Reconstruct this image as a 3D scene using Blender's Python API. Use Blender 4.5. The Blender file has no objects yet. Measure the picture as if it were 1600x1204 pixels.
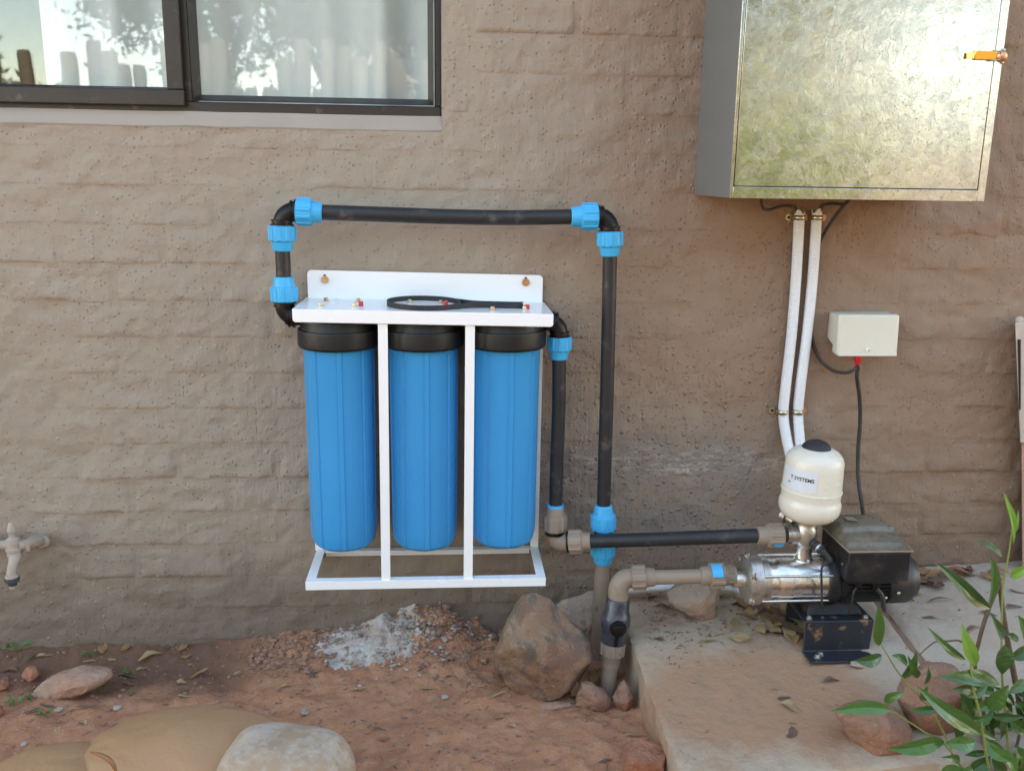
import bpy, math, random
import numpy as np
from mathutils import Vector, Matrix
random.seed(7); rng = np.random.default_rng(11)
SC = bpy.context.scene
COL = SC.collection
R = math.radians
# ------------------------------------------------------------------ camera
CAM_D, CAM_H, PITCH, YAW, ROLL, FPX = 2.14, 1.18, R(13.1), R(4.2), R(0.9), 1430.0
_F = Vector((math.sin(YAW)*math.cos(PITCH), math.cos(YAW)*math.cos(PITCH), -math.sin(PITCH)))
_Rt = Vector((math.cos(YAW), -math.sin(YAW), 0)); _Up = _Rt.cross(_F)
_R2 = _Rt*math.cos(ROLL) + _Up*math.sin(ROLL); _U2 = -_Rt*math.sin(ROLL) + _Up*math.cos(ROLL)
CPOS = Vector((0, -CAM_D, CAM_H))
cd = bpy.data.cameras.new('camera'); cam = bpy.data.objects.new('camera', cd); COL.objects.link(cam)
cd.sensor_width = 36; cd.lens = FPX/1600*36; cd.clip_start = 0.05; cd.clip_end = 500
cam.matrix_world = Matrix(((_R2.x, _U2.x, -_F.x, CPOS.x), (_R2.y, _U2.y, -_F.y, CPOS.y), (_R2.z, _U2.z, -_F.z, CPOS.z), (0, 0, 0, 1)))
SC.camera = cam
cd.dof.use_dof = True; cd.dof.focus_distance = 2.02; cd.dof.aperture_fstop = 3.6
def ray(px, py): return (_F + _R2*((px-800)/FPX) - _U2*((py-602)/FPX))
def W(px, py, d=0.0):                       # the point seen at a pixel, d metres in front of the wall
    r = ray(px, py); t = (CAM_D-d)/r.y; return CPOS + r*t
def ppm(d): return FPX/(CAM_D-d)            # rough pixels per metre
# ------------------------------------------------------------------ world, sun, exposure
SUN_EL, SUN_AZ = R(36), R(20)               # the sun stands behind the house; this side is in open shade
w = bpy.data.worlds.new('World'); SC.world = w; w.use_nodes = True
nt = w.node_tree; bg = nt.nodes['Background']; sky = nt.nodes.new('ShaderNodeTexSky')
sky.sky_type = 'NISHITA'; sky.sun_disc = False; sky.sun_elevation = SUN_EL; sky.sun_rotation = SUN_AZ
sky.air_density = 1.0; sky.dust_density = .25; sky.ozone_density = 2.0
nt.links.new(sky.outputs[0], bg.inputs[0]); bg.inputs[1].default_value = 0.15
sl = bpy.data.lights.new('sun', 'SUN'); sl.energy = 2.3; sl.angle = R(0.5); sl.color = (1, .95, .87)
so = bpy.data.objects.new('sun', sl); COL.objects.link(so)
sdir = Vector((math.sin(SUN_AZ)*math.cos(SUN_EL), math.cos(SUN_AZ)*math.cos(SUN_EL), math.sin(SUN_EL)))
so.rotation_euler = sdir.to_track_quat('Z', 'Y').to_euler(); so.location = sdir*30
SC.view_settings.view_transform = 'Standard'; SC.view_settings.look = 'None'
SC.view_settings.exposure = 2.88; SC.view_settings.gamma = 1.0
SC.view_settings.use_curve_mapping = False
SC.view_settings.use_white_balance = True; SC.view_settings.white_balance_temperature = 9700; SC.view_settings.white_balance_tint = 12   # the phone balanced for open shade
SC.render.engine = 'CYCLES'; SC.cycles.use_denoising = True
SC.cycles.max_bounces = 6; SC.cycles.diffuse_bounces = 3; SC.cycles.glossy_bounces = 3; SC.cycles.transparent_max_bounces = 8
SC.cycles.caustics_reflective = False; SC.cycles.caustics_refractive = False
SC.cycles.sample_clamp_indirect = 6.0

# ------------------------------------------------------------------ materials
def lin(c):
    if isinstance(c, str): c = tuple(int(c[i:i+2], 16)/255 for i in (0, 2, 4))
    else: return tuple(c)[:3]
    return tuple((x/12.92 if x <= .04045 else ((x+.055)/1.055)**2.4) for x in c)
class NT:
    def __init__(s, name):
        s.m = bpy.data.materials.new(name); s.m.use_nodes = True; s.t = s.m.node_tree
        s.b = s.t.nodes['Principled BSDF']; s.out = s.t.nodes['Material Output']
        s.co = s.t.nodes.new('ShaderNodeTexCoord').outputs['Object']
    def n(s, typ, **kw):
        nd = s.t.nodes.new(typ)
        for k, v in kw.items():
            if k.startswith('i_'): nd.inputs[int(k[2:])].default_value = v
            else: setattr(nd, k, v)
        return nd
    def l(s, a, b): s.t.links.new(a, b)
    def mapping(s, scale, loc=(0, 0, 0), src=None):
        m = s.n('ShaderNodeMapping'); m.inputs['Scale'].default_value = scale; m.inputs['Location'].default_value = loc
        s.l(src or s.co, m.inputs[0]); return m.outputs[0]
    def noise(s, scale, detail=4, rough=.55, src=None, dist=0):
        n = s.n('ShaderNodeTexNoise'); n.inputs['Scale'].default_value = scale; n.inputs['Detail'].default_value = detail
        n.inputs['Roughness'].default_value = rough; n.inputs['Distortion'].default_value = dist
        s.l(src or s.co, n.inputs['Vector']); return n.outputs['Fac']
    def voro(s, scale, src=None, feature='F1', rnd=1):
        n = s.n('ShaderNodeTexVoronoi'); n.feature = feature; n.inputs['Scale'].default_value = scale; n.inputs['Randomness'].default_value = rnd
        s.l(src or s.co, n.inputs['Vector']); return n
    def ramp(s, f, lo, hi, smooth=True):
        n = s.n('ShaderNodeMapRange'); n.inputs['From Min'].default_value = lo; n.inputs['From Max'].default_value = hi
        if smooth: n.interpolation_type = 'SMOOTHSTEP'
        s.l(f, n.inputs['Value']); return n.outputs[0]
    def math(s, op, a, b=None, clamp=False):
        n = s.n('ShaderNodeMath', operation=op, use_clamp=clamp)
        for i, v in enumerate((a, b)):
            if v is None: continue
            if isinstance(v, (int, float)): n.inputs[i].default_value = v
            else: s.l(v, n.inputs[i])
        return n.outputs[0]
    def mix(s, f, a, b, blend='MIX'):
        n = s.n('ShaderNodeMix', data_type='RGBA', blend_type=blend)
        for i, v in ((0, f), (6, a), (7, b)):
            if isinstance(v, (int, float)): n.inputs[i].default_value = v
            elif isinstance(v, (tuple, str)): n.inputs[i].default_value = (*lin(v), 1)
            else: s.l(v, n.inputs[i])
        return n.outputs[2]
    def color(s, c):
        if isinstance(c, (tuple, str)): s.b.inputs['Base Color'].default_value = (*lin(c), 1)
        else: s.l(c, s.b.inputs['Base Color'])
    def rough(s, r):
        if isinstance(r, (int, float)): s.b.inputs['Roughness'].default_value = r
        else: s.l(r, s.b.inputs['Roughness'])
    def bump(s, h, dist=.002, strength=1, prev=None):
        n = s.n('ShaderNodeBump'); n.inputs['Strength'].default_value = strength; n.inputs['Distance'].default_value = dist
        s.l(h, n.inputs['Height'])
        if prev: s.l(prev, n.inputs['Normal'])
        s.l(n.outputs[0], s.b.inputs['Normal']); return n.outputs[0]
    def set(s, **kw):
        for k, v in kw.items(): s.b.inputs[k.replace('_', ' ')].default_value = v
        return s
def simple(name, c, rough=.5, metal=0, var=.12, vscale=14, bumpd=0, bscale=160, dirt=None, dscale=9, dlo=.55, dhi=.75):
    t = NT(name); f = t.noise(vscale, 5)
    c0 = lin(c); dark = tuple(x*(1-var*1.6) for x in c0); lite = tuple(min(1, x*(1+var)) for x in c0)
    col = t.mix(f, dark, lite)
    if dirt:
        col = t.mix(t.ramp(t.noise(dscale, 6, .62), dlo, dhi), col, dirt)
    t.color(col); t.rough(t.math('ADD', t.math('MULTIPLY', t.noise(vscale*2.3, 3), .16), rough-.08)); t.set(Metallic=metal)
    if bumpd: t.bump(t.noise(bscale, 4), bumpd)
    return t.m
M = {}
# painted, bagged brickwork
t = NT('bagged_paint')
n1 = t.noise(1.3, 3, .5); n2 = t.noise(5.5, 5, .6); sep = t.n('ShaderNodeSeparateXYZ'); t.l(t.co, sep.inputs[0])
xb = t.ramp(sep.outputs[0], -.35, .8)  # patchy paint; the darker, redder right also stands in for dimmer, soil-tinted light
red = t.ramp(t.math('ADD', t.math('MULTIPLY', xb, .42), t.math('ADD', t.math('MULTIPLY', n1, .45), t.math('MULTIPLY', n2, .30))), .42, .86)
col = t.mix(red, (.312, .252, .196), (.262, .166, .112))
col = t.mix(t.math('MULTIPLY', t.ramp(t.noise(9, 4, .65), .5, .75), .25), col, (.37, .31, .26))
# soil splash near the ground and a pale salt line
low = t.math('MULTIPLY', t.ramp(t.math('ADD', sep.outputs[2], t.math('MULTIPLY', n2, -.35)), .22, -.12), .75)
col = t.mix(low, col, (.145, .098, .072))
band = t.math('ABSOLUTE', t.math('SUBTRACT', sep.outputs[2], t.math('ADD', .478, t.math('MULTIPLY', t.math('SUBTRACT', n2, .5), .09))))
bx = t.math('MULTIPLY', t.ramp(sep.outputs[0], .15, .3), t.ramp(sep.outputs[0], .95, .7))
st = t.noise(26, 6, .7, src=t.mapping((1, 1, 3.2)))
salt = t.math('MULTIPLY', t.math('MULTIPLY', t.ramp(band, .050, .0), bx), t.ramp(st, .47, .60))
col = t.mix(t.math('MULTIPLY', salt, .9), col, (.58, .54, .49))
grey = t.math('MULTIPLY', t.math('MULTIPLY', t.ramp(t.math('ABSOLUTE', t.math('SUBTRACT', sep.outputs[2], .40)), .30, .08), bx), t.ramp(n2, .34, .6))
col = t.mix(t.math('MULTIPLY', grey, .7), col, (.195, .172, .150))
va = t.voro(58); vr = t.n('ShaderNodeSeparateColor'); t.l(va.outputs['Color'], vr.inputs[0])
patch = t.ramp(t.noise(2.6, 3), .42, .62); patch = t.math('ADD', t.math('MULTIPLY', patch, .55), t.math('MULTIPLY', t.math('MULTIPLY', bx, t.ramp(sep.outputs[2], .95, .5)), .5))
reg = t.math('MULTIPLY', bx, t.ramp(sep.outputs[2], 1.05, .6))
nod = t.math('MULTIPLY', t.ramp(va.outputs['Distance'], .34, .0), t.ramp(t.math('ADD', vr.outputs[0], t.math('ADD', t.math('MULTIPLY', patch, .42), t.math('MULTIPLY', reg, .32))), .86, 1.04))
vb = t.voro(115); vq = t.n('ShaderNodeSeparateColor'); t.l(vb.outputs['Color'], vq.inputs[0])
nod2 = t.math('MULTIPLY', t.ramp(vb.outputs['Distance'], .38, .08), t.ramp(t.math('ADD', vq.outputs[0], t.math('ADD', t.math('MULTIPLY', patch, .40), t.math('MULTIPLY', reg, .30))), .68, .98))
drip = t.noise(95, 3, .6, src=t.mapping((1, 1, .10)))
fine = t.noise(62, 4, .66)
h = t.math('ADD', t.math('MULTIPLY', t.math('MULTIPLY', nod, t.math('ADD', .9, t.math('MULTIPLY', reg, 1.3))), .95), t.math('ADD', t.math('MULTIPLY', nod2, .8), t.math('ADD', t.math('MULTIPLY', fine, 1.0), t.math('MULTIPLY', drip, t.math('ADD', .6, t.math('MULTIPLY', reg, .7))))))
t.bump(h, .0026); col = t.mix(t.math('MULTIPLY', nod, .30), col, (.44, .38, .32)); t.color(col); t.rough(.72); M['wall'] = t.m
M['sill'] = simple('sill_plaster', (.335, .29, .25), .7, var=.08, vscale=8, bumpd=.0012, bscale=60)
M['bronze'] = simple('bronze_aluminium', (.034, .028, .025), .38, .3, var=.12, vscale=6, dirt=(.09, .075, .062), dscale=30, dlo=.6, dhi=.75)
t = NT('window_glass'); t.t.nodes.remove(t.b)
gl = t.n('ShaderNodeBsdfGlossy'); gl.inputs['Roughness'].default_value = .006; gl.inputs['Color'].default_value = (1, 1, 1, 1)
tr = t.n('ShaderNodeBsdfTransparent'); tr.inputs[0].default_value = (.90, .93, .92, 1)
fr = t.n('ShaderNodeLayerWeight'); fr.inputs[0].default_value = .5
mx = t.n('ShaderNodeMixShader'); t.l(t.math('ADD', .05, t.math('MULTIPLY', t.math('POWER', fr.outputs[1], 4.0), .7), True), mx.inputs[0]); t.l(tr.outputs[0], mx.inputs[1]); t.l(gl.outputs[0], mx.inputs[2])
nb = t.n('ShaderNodeBump'); nb.inputs['Distance'].default_value = .0006; t.l(t.noise(3.2, 2), nb.inputs['Height']); t.l(nb.outputs[0], gl.inputs['Normal'])
t.l(mx.outputs[0], t.out.inputs[0]); M['glass'] = t.m
t = NT('curtain_fabric'); t.color(t.mix(t.noise(40, 3), (.78, .78, .78), (.86, .86, .85))); t.rough(.9); t.set(Subsurface_Weight=0.0); M['curtain'] = t.m
M['room'] = simple('room_paint', (.62, .58, .52), .8)
M['white'] = simple('white_powder_coat', (.84, .86, .87), .25, var=.01, vscale=3)
M['whiteframe'] = M['white']
t = NT('blue_sump_plastic'); t.color(t.mix(t.noise(5, 3), (.0, .262, .57), (.0, .30, .63))); t.rough(t.math('ADD', .25, t.math('MULTIPLY', t.noise(30, 4), .10))); t.bump(t.noise(220, 3), .0002); t.set(Specular_IOR_Level=.36); M['sump'] = t.m
M['bluenut'] = simple('blue_fitting_plastic', (.0, .405, .74), .33, var=.05, vscale=20)
M['black'] = simple('black_plastic', (.007, .007, .008), .38, var=.2, vscale=20, bumpd=.0003, bscale=200)
M['blackcap'] = simple('black_cap_plastic', (.010, .010, .011), .40, var=.1, vscale=20, bumpd=.0004, bscale=260)
M['hdpe'] = simple('black_poly_pipe', (.026, .028, .031), .34, var=.3, vscale=18, dirt=(.13, .115, .10), dscale=30, dlo=.52, dhi=.85)
M['beige'] = simple('beige_overpaint', (.285, .215, .160), .55, var=.10, vscale=18, dirt=(.20, .14, .10), dscale=26, dlo=.55, dhi=.8)
t = NT('beige_paint_chipped'); v = t.noise(38, 5, .65, src=t.mapping((1, 1, .45)))
t.color(t.mix(t.ramp(v, .635, .65), t.mix(t.noise(12, 5), (.22, .165, .125), (.30, .235, .18)), (.02, .02, .02))); t.rough(.55); M['chipped'] = t.m
t = NT('valve_grey'); v = t.noise(24, 5, .6)
t.color(t.mix(t.ramp(v, .5, .66), (.035, .042, .055), (.10, .095, .10))); t.rough(.32); M['valve'] = t.m
t = NT('stainless'); s1 = t.noise(30, 4, .6, src=t.mapping((1, 8, 8))); f = t.ramp(t.noise(16, 5, .65), .52, .75)
t.color(t.mix(t.math('MULTIPLY', f, .35), (.84, .82, .79), (.42, .33, .26))); t.set(Metallic=1.0); t.rough(t.math('ADD', .20, t.math('ADD', t.math('MULTIPLY', f, .22), t.math('MULTIPLY', s1, .10)))); t.bump(t.noise(60, 3), .0003); M['steel'] = t.m
t = NT('cast_steel'); f = t.ramp(t.noise(26, 5, .65), .45, .7); t.color(t.mix(f, (.55, .52, .48), (.30, .235, .185))); t.set(Metallic=.85); t.rough(t.math('ADD', .3, t.math('MULTIPLY', f, .3))); M['cast'] = t.m
t = NT('zinc'); t.color(t.mix(t.noise(60, 3), (.62, .55, .36), (.45, .40, .30))); t.set(Metallic=1.0); t.rough(.3); M['zinc'] = t.m
t = NT('yellow_passivate'); t.color(t.mix(t.noise(80, 3), (.80, .56, .12), (.72, .62, .22))); t.set(Metallic=1.0); t.rough(.22); M['yzinc'] = t.m
M['copper'] = simple('coppery_bolt', (.62, .34, .20), .35, .9)
M['red'] = simple('red_plastic', (.60, .015, .03), .35, var=.08)
M['cream'] = simple('cream_enamel', (.74, .69, .58), .26, var=.04, vscale=9, dirt=(.52, .43, .30), dscale=7, dlo=.62, dhi=.9)
M['label'] = simple('sticker', (.66, .70, .74), .45, var=.03)
M['ink'] = simple('print_ink', (.012, .014, .02), .5, var=.02)
M['greyink'] = simple('grey_print', (.25, .28, .34), .5, var=.02)
M['ivory'] = simple('ivory_plastic', (.66, .64, .55), .38, var=.03, vscale=9, dirt=(.50, .46, .37), dscale=8, dlo=.62, dhi=.9)
M['rubber'] = simple('dark_rubber', (.030, .032, .036), .6, var=.15)
M['cable'] = simple('cable_sheath', (.030, .028, .027), .5, var=.25, dirt=(.12, .09, .07), dscale=40)
M['motor'] = simple('motor_paint', (.016, .016, .017), .42, var=.2, vscale=30, dirt=(.085, .062, .046), dscale=16, dlo=.5, dhi=.8, bumpd=.0004, bscale=120)
M['fan'] = simple('fan_cowl_paint', (.022, .020, .020), .4, var=.2, vscale=20, dirt=(.07, .052, .042), dscale=12, dlo=.5, dhi=.85)
M['base'] = simple('base_bracket_paint', (.020, .023, .030), .42, var=.2, vscale=20, dirt=(.25, .13, .07), dscale=30, dlo=.58, dhi=.70)
t = NT('smoked_lid'); f = t.ramp(t.noise(7, 6, .6), .36, .7); t.color(t.mix(f, (.10, .092, .07), (.23, .19, .145))); t.rough(t.math('ADD', .14, t.math('MULTIPLY', f, .36))); t.bump(t.noise(30, 4), .0003); M['lid'] = t.m
M['lidrim'] = simple('dusty_lid_rim', (.30, .22, .15), .6)
M['conduit'] = simple('white_conduit', (.74, .77, .80), .38, var=.05, vscale=9, dirt=(.60, .58, .54), dscale=8, dlo=.58, dhi=.85)
# galvanised sheet: spangles tilt the surface a little
t = NT('galvanised_sheet'); v = t.voro(46, src=t.mapping((1, 1, 1))); v2 = t.voro(120)
sc_ = t.n('ShaderNodeSeparateColor'); t.l(v.outputs['Color'], sc_.inputs[0]); sc2 = t.n('ShaderNodeSeparateColor'); t.l(v2.outputs['Color'], sc2.inputs[0])
fl = t.ramp(t.noise(135, 3, .6, dist=2.0), .58, .66); msk = t.ramp(t.noise(2.6, 4, .6), .40, .60)
colg = t.mix(sc_.outputs[0], (.52, .55, .57), (.66, .685, .69)); colg = t.mix(t.math('MULTIPLY', t.ramp(t.noise(38, 5, .7), .42, .66), .45), colg, (.42, .45, .46)); colg = t.mix(t.math('MULTIPLY', t.math('MULTIPLY', fl, msk), .85), colg, (.17, .18, .185))
t.color(colg); t.set(Metallic=1.0)
t.rough(t.math('ADD', .17, t.math('ADD', t.math('MULTIPLY', sc_.outputs[1], .06), t.math('MULTIPLY', sc2.outputs[0], .06))))
t.bump(t.math('ADD', t.noise(70, 3, .6, dist=.8), t.math('MULTIPLY', t.noise(2.6, 2), 8.0)), .00032); M['galv'] = t.m
t = NT('galvanised_dull'); t.color(t.mix(t.noise(22, 4), (.37, .44, .47), (.43, .50, .53))); t.set(Metallic=.85); t.rough(.42); M['galvside'] = t.m
# soil, concrete, stones
t = NT('red_soil'); sep = t.n('ShaderNodeSeparateXYZ'); t.l(t.co, sep.inputs[0])
f1 = t.noise(3.0, 6, .62); f2 = t.noise(34, 6, .7); f3 = t.noise(140, 4, .7)
c = t.mix(f1, (.40, .155, .078), (.56, .255, .135)); c = t.mix(t.math('MULTIPLY', t.ramp(f2, .4, .75), .6), c, (.55, .31, .20))
c = t.mix(t.math('MULTIPLY', t.ramp(f3, .55, .8), .5), c, (.14, .065, .042))
damp = t.math('MULTIPLY', t.ramp(t.math('ADD', sep.outputs[1], t.math('MULTIPLY', t.noise(6, 5, .6), .26)), -.11, .02), t.ramp(t.math('ADD', sep.outputs[0], t.math('MULTIPLY', f1, .25)), -.20, -.50))
c = t.mix(t.math('MULTIPLY', damp, .80), c, (.095, .050, .034)); t.color(c); t.rough(.92)
t.bump(t.math('ADD', t.math('MULTIPLY', f2, 1.0), t.math('MULTIPLY', f3, .45)), .007); M['soil'] = t.m
t = NT('soil_clod'); f2 = t.noise(30, 5, .65); c = t.mix(f2, (.22, .105, .066), (.42, .24, .17)); t.color(c); t.rough(.95); t.bump(t.noise(120, 4, .7), .003); M['clod'] = t.m
t = NT('cement_powder'); f2 = t.noise(22, 6, .65); c = t.mix(t.ramp(f2, .30, .62), (.40, .29, .225), (.52, .48, .44)); t.color(c); t.rough(.95); t.bump(t.math('ADD', t.noise(46, 6, .7), t.math('MULTIPLY', t.noise(170, 3), .4)), .006); M['cement'] = t.m
M['cementclod'] = simple('cement_lump', (.43, .35, .29), .95, var=.2, vscale=30, bumpd=.003, bscale=90)
t = NT('old_concrete'); sep = t.n('ShaderNodeSeparateXYZ'); t.l(t.co, sep.inputs[0])
f1 = t.noise(4.2, 6, .62); f2 = t.noise(60, 5, .7); f3 = t.noise(11, 5, .62)
c = t.mix(f3, (.44, .335, .235), (.53, .42, .31)); c = t.mix(t.math('MULTIPLY', t.ramp(f2, .55, .75), .5), c, (.20, .16, .125))
soilm = t.math('MULTIPLY', t.ramp(t.math('ADD', f1, t.math('MULTIPLY', t.noise(16, 5), .35)), .70, .84), .6)
bias = t.math('MULTIPLY', t.ramp(t.math('ABSOLUTE', t.math('SUBTRACT', sep.outputs[0], .23)), .36, .08), t.ramp(t.math('ABSOLUTE', t.math('SUBTRACT', sep.outputs[1], -.13)), .24, .04))
c = t.mix(t.math('MULTIPLY', t.math('ADD', soilm, t.math('MULTIPLY', t.math('MULTIPLY', bias, t.ramp(t.noise(7, 5, .6), .22, .46)), 1.5), True), .8), c, (.42, .20, .105))
dust = t.math('MULTIPLY', t.ramp(sep.outputs[0], .42, .60), .6); c = t.mix(t.math('MULTIPLY', dust, t.ramp(f1, .25, .5)), c, (.44, .375, .315))
pit = t.ramp(t.noise(120, 5, .75), .62, .74); c = t.mix(t.math('MULTIPLY', pit, .30), c, (.16, .12, .09)); c = t.mix(t.math('MULTIPLY', t.ramp(t.noise(190, 4, .7), .60, .74), .3), c, (.58, .52, .45))
c = t.mix(t.math('MULTIPLY', t.ramp(t.noise(7, 6, .7), .50, .64), .30), c, (.30, .20, .13))
t.color(c); t.rough(.9); t.bump(t.math('ADD', t.math('SUBTRACT', f2, t.math('MULTIPLY', pit, .3)), t.math('MULTIPLY', f3, 1.8)), .0035); M['concrete'] = t.m
def stone(name, a, b, c3, s=6, lo=.5, hi=.62):
    t = NT(name); f = t.noise(s*1.6, 6, .66); g = t.noise(s*1.5, 6, .68, dist=.5); k = t.noise(s*.9, 3)
    c = t.mix(t.ramp(f, .3, .7), a, b); c = t.mix(t.math('MULTIPLY', t.ramp(g, lo, hi+.06), .85), c, c3); c = t.mix(t.math('MULTIPLY', t.ramp(k, .48, .62), .55), c, (a[0]*1.15, a[1]*.85, a[2]*.75))
    c = t.mix(t.math('MULTIPLY', t.ramp(t.noise(75, 4, .7), .56, .76), .55), c, (.09, .055, .038)); c = t.mix(t.math('MULTIPLY', t.ramp(t.noise(130, 3, .7), .60, .74), .5), c, (.5, .4, .32))
    crk = t.math('MULTIPLY', t.noise(9, 5, .6), 2.0)
    t.color(c); t.rough(.88); t.bump(t.math('ADD', crk, t.math('ADD', t.math('MULTIPLY', t.noise(20, 6, .7), 1.6), t.math('MULTIPLY', t.noise(95, 4, .7), .5))), .008); return t.m
M['rock'] = stone('weathered_rock', (.25, .135, .080), (.33, .215, .140), (.10, .088, .078), 8, .45, .50)
M['sandstone'] = stone('pink_sandstone', (.36, .20, .135), (.45, .29, .21), (.40, .27, .2), 9)
M['brickbit'] = stone('broken_brick', (.37, .135, .07), (.44, .20, .12), (.33, .17, .11), 10)
M['dustyrock'] = stone('dusty_rock', (.40, .30, .24), (.46, .38, .31), (.34, .17, .10), 5, .5, .66)
M['redrock'] = stone('red_rock', (.30, .155, .10), (.36, .21, .145), (.26, .15, .105), 8)
M['leafdry'] = simple('dry_leaf', (.34, .18, .08), .75, var=.25, vscale=40)
M['leafdry2'] = simple('dry_leaf_brown', (.17, .10, .065), .75, var=.25, vscale=40)
M['leafdry3'] = simple('dry_leaf_pale', (.40, .27, .13), .75, var=.2, vscale=40)
t = NT('green_leaf'); oi = t.n('ShaderNodeObjectInfo'); t.color(t.mix(oi.outputs['Random'], t.mix(t.noise(24, 4), (.018, .066, .014), (.034, .10, .022)), t.mix(t.noise(30, 4), (.038, .12, .024), (.07, .18, .035)))); t.rough(.30); t.bump(t.noise(160, 3), .0005); t.set(Subsurface_Weight=0.0, Transmission_Weight=0.0); M['leaf'] = t.m
t = NT('young_leaf'); t.color(t.mix(t.noise(24, 4), (.12, .29, .035), (.17, .36, .06))); t.rough(.38); M['leafyoung'] = t.m
M['stemgreen'] = simple('green_stem', (.22, .26, .06), .5); M['stembrown'] = simple('brown_stem', (.14, .085, .055), .7, var=.25, vscale=40)
M['wood'] = simple('weathered_wood', (.52, .43, .37), .8, var=.2, vscale=20, bumpd=.001, bscale=80); M['woodpink'] = simple('split_wood', (.45, .27, .19), .8, var=.2, vscale=20)
t = NT('tan_leather'); f = t.noise(6, 5, .6); t.color(t.mix(f, (.37, .185, .085), (.44, .245, .13))); t.rough(.58); t.bump(t.math('ADD', t.math('MULTIPLY', t.noise(5, 3, .5, src=t.mapping((1, 1, 3)), dist=.8), 12), t.noise(140, 4)), .0010); M['tan'] = t.m
t = NT('tan_leather_dusted'); f = t.noise(44, 6, .72, dist=.4); t.color(t.mix(t.math('MULTIPLY', t.ramp(t.math('ADD', t.math('MULTIPLY', t.noise(9, 3), .5), t.math('MULTIPLY', f, .5)), .42, .60), .8), (.36, .24, .155), (.49, .405, .335))); t.rough(.75); t.bump(f, .0016); M['tandust'] = t.m
M['tandark'] = simple('tan_edge', (.30, .125, .05), .6)
M['tappaint'] = simple('tap_paint', (.42, .345, .29), .6, var=.12, vscale=40, dirt=(.30, .22, .17), dscale=40, bumpd=.0012, bscale=90)
M['hosegrey'] = simple('hose_connector', (.05, .065, .075), .55)
M['pole'] = simple('fence_pole', (.17, .15, .12), .8, var=.25, vscale=6)
M['bark'] = simple('bark', (.12, .09, .065), .9, var=.3)
M['crown'] = simple('tree_foliage', (.075, .13, .030), .55, var=.35, vscale=2); M['shrub'] = simple('shrub_foliage', (.15, .23, .040), .55, var=.3, vscale=2)
M['houseplaster'] = simple('pale_plaster', (.50, .46, .41), .85); M['tile'] = simple('roof_sheet', (.25, .13, .09), .7)
M['void'] = simple('dark_slot', (.01, .009, .008), .8)
M['moss'] = simple('weed_leaf', (.06, .17, .03), .5, var=.25, vscale=40)

for k_ in ('black', 'blackcap', 'bluenut', 'hdpe', 'motor', 'rubber'): M[k_].node_tree.nodes['Principled BSDF'].inputs['Specular IOR Level'].default_value = .32
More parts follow.
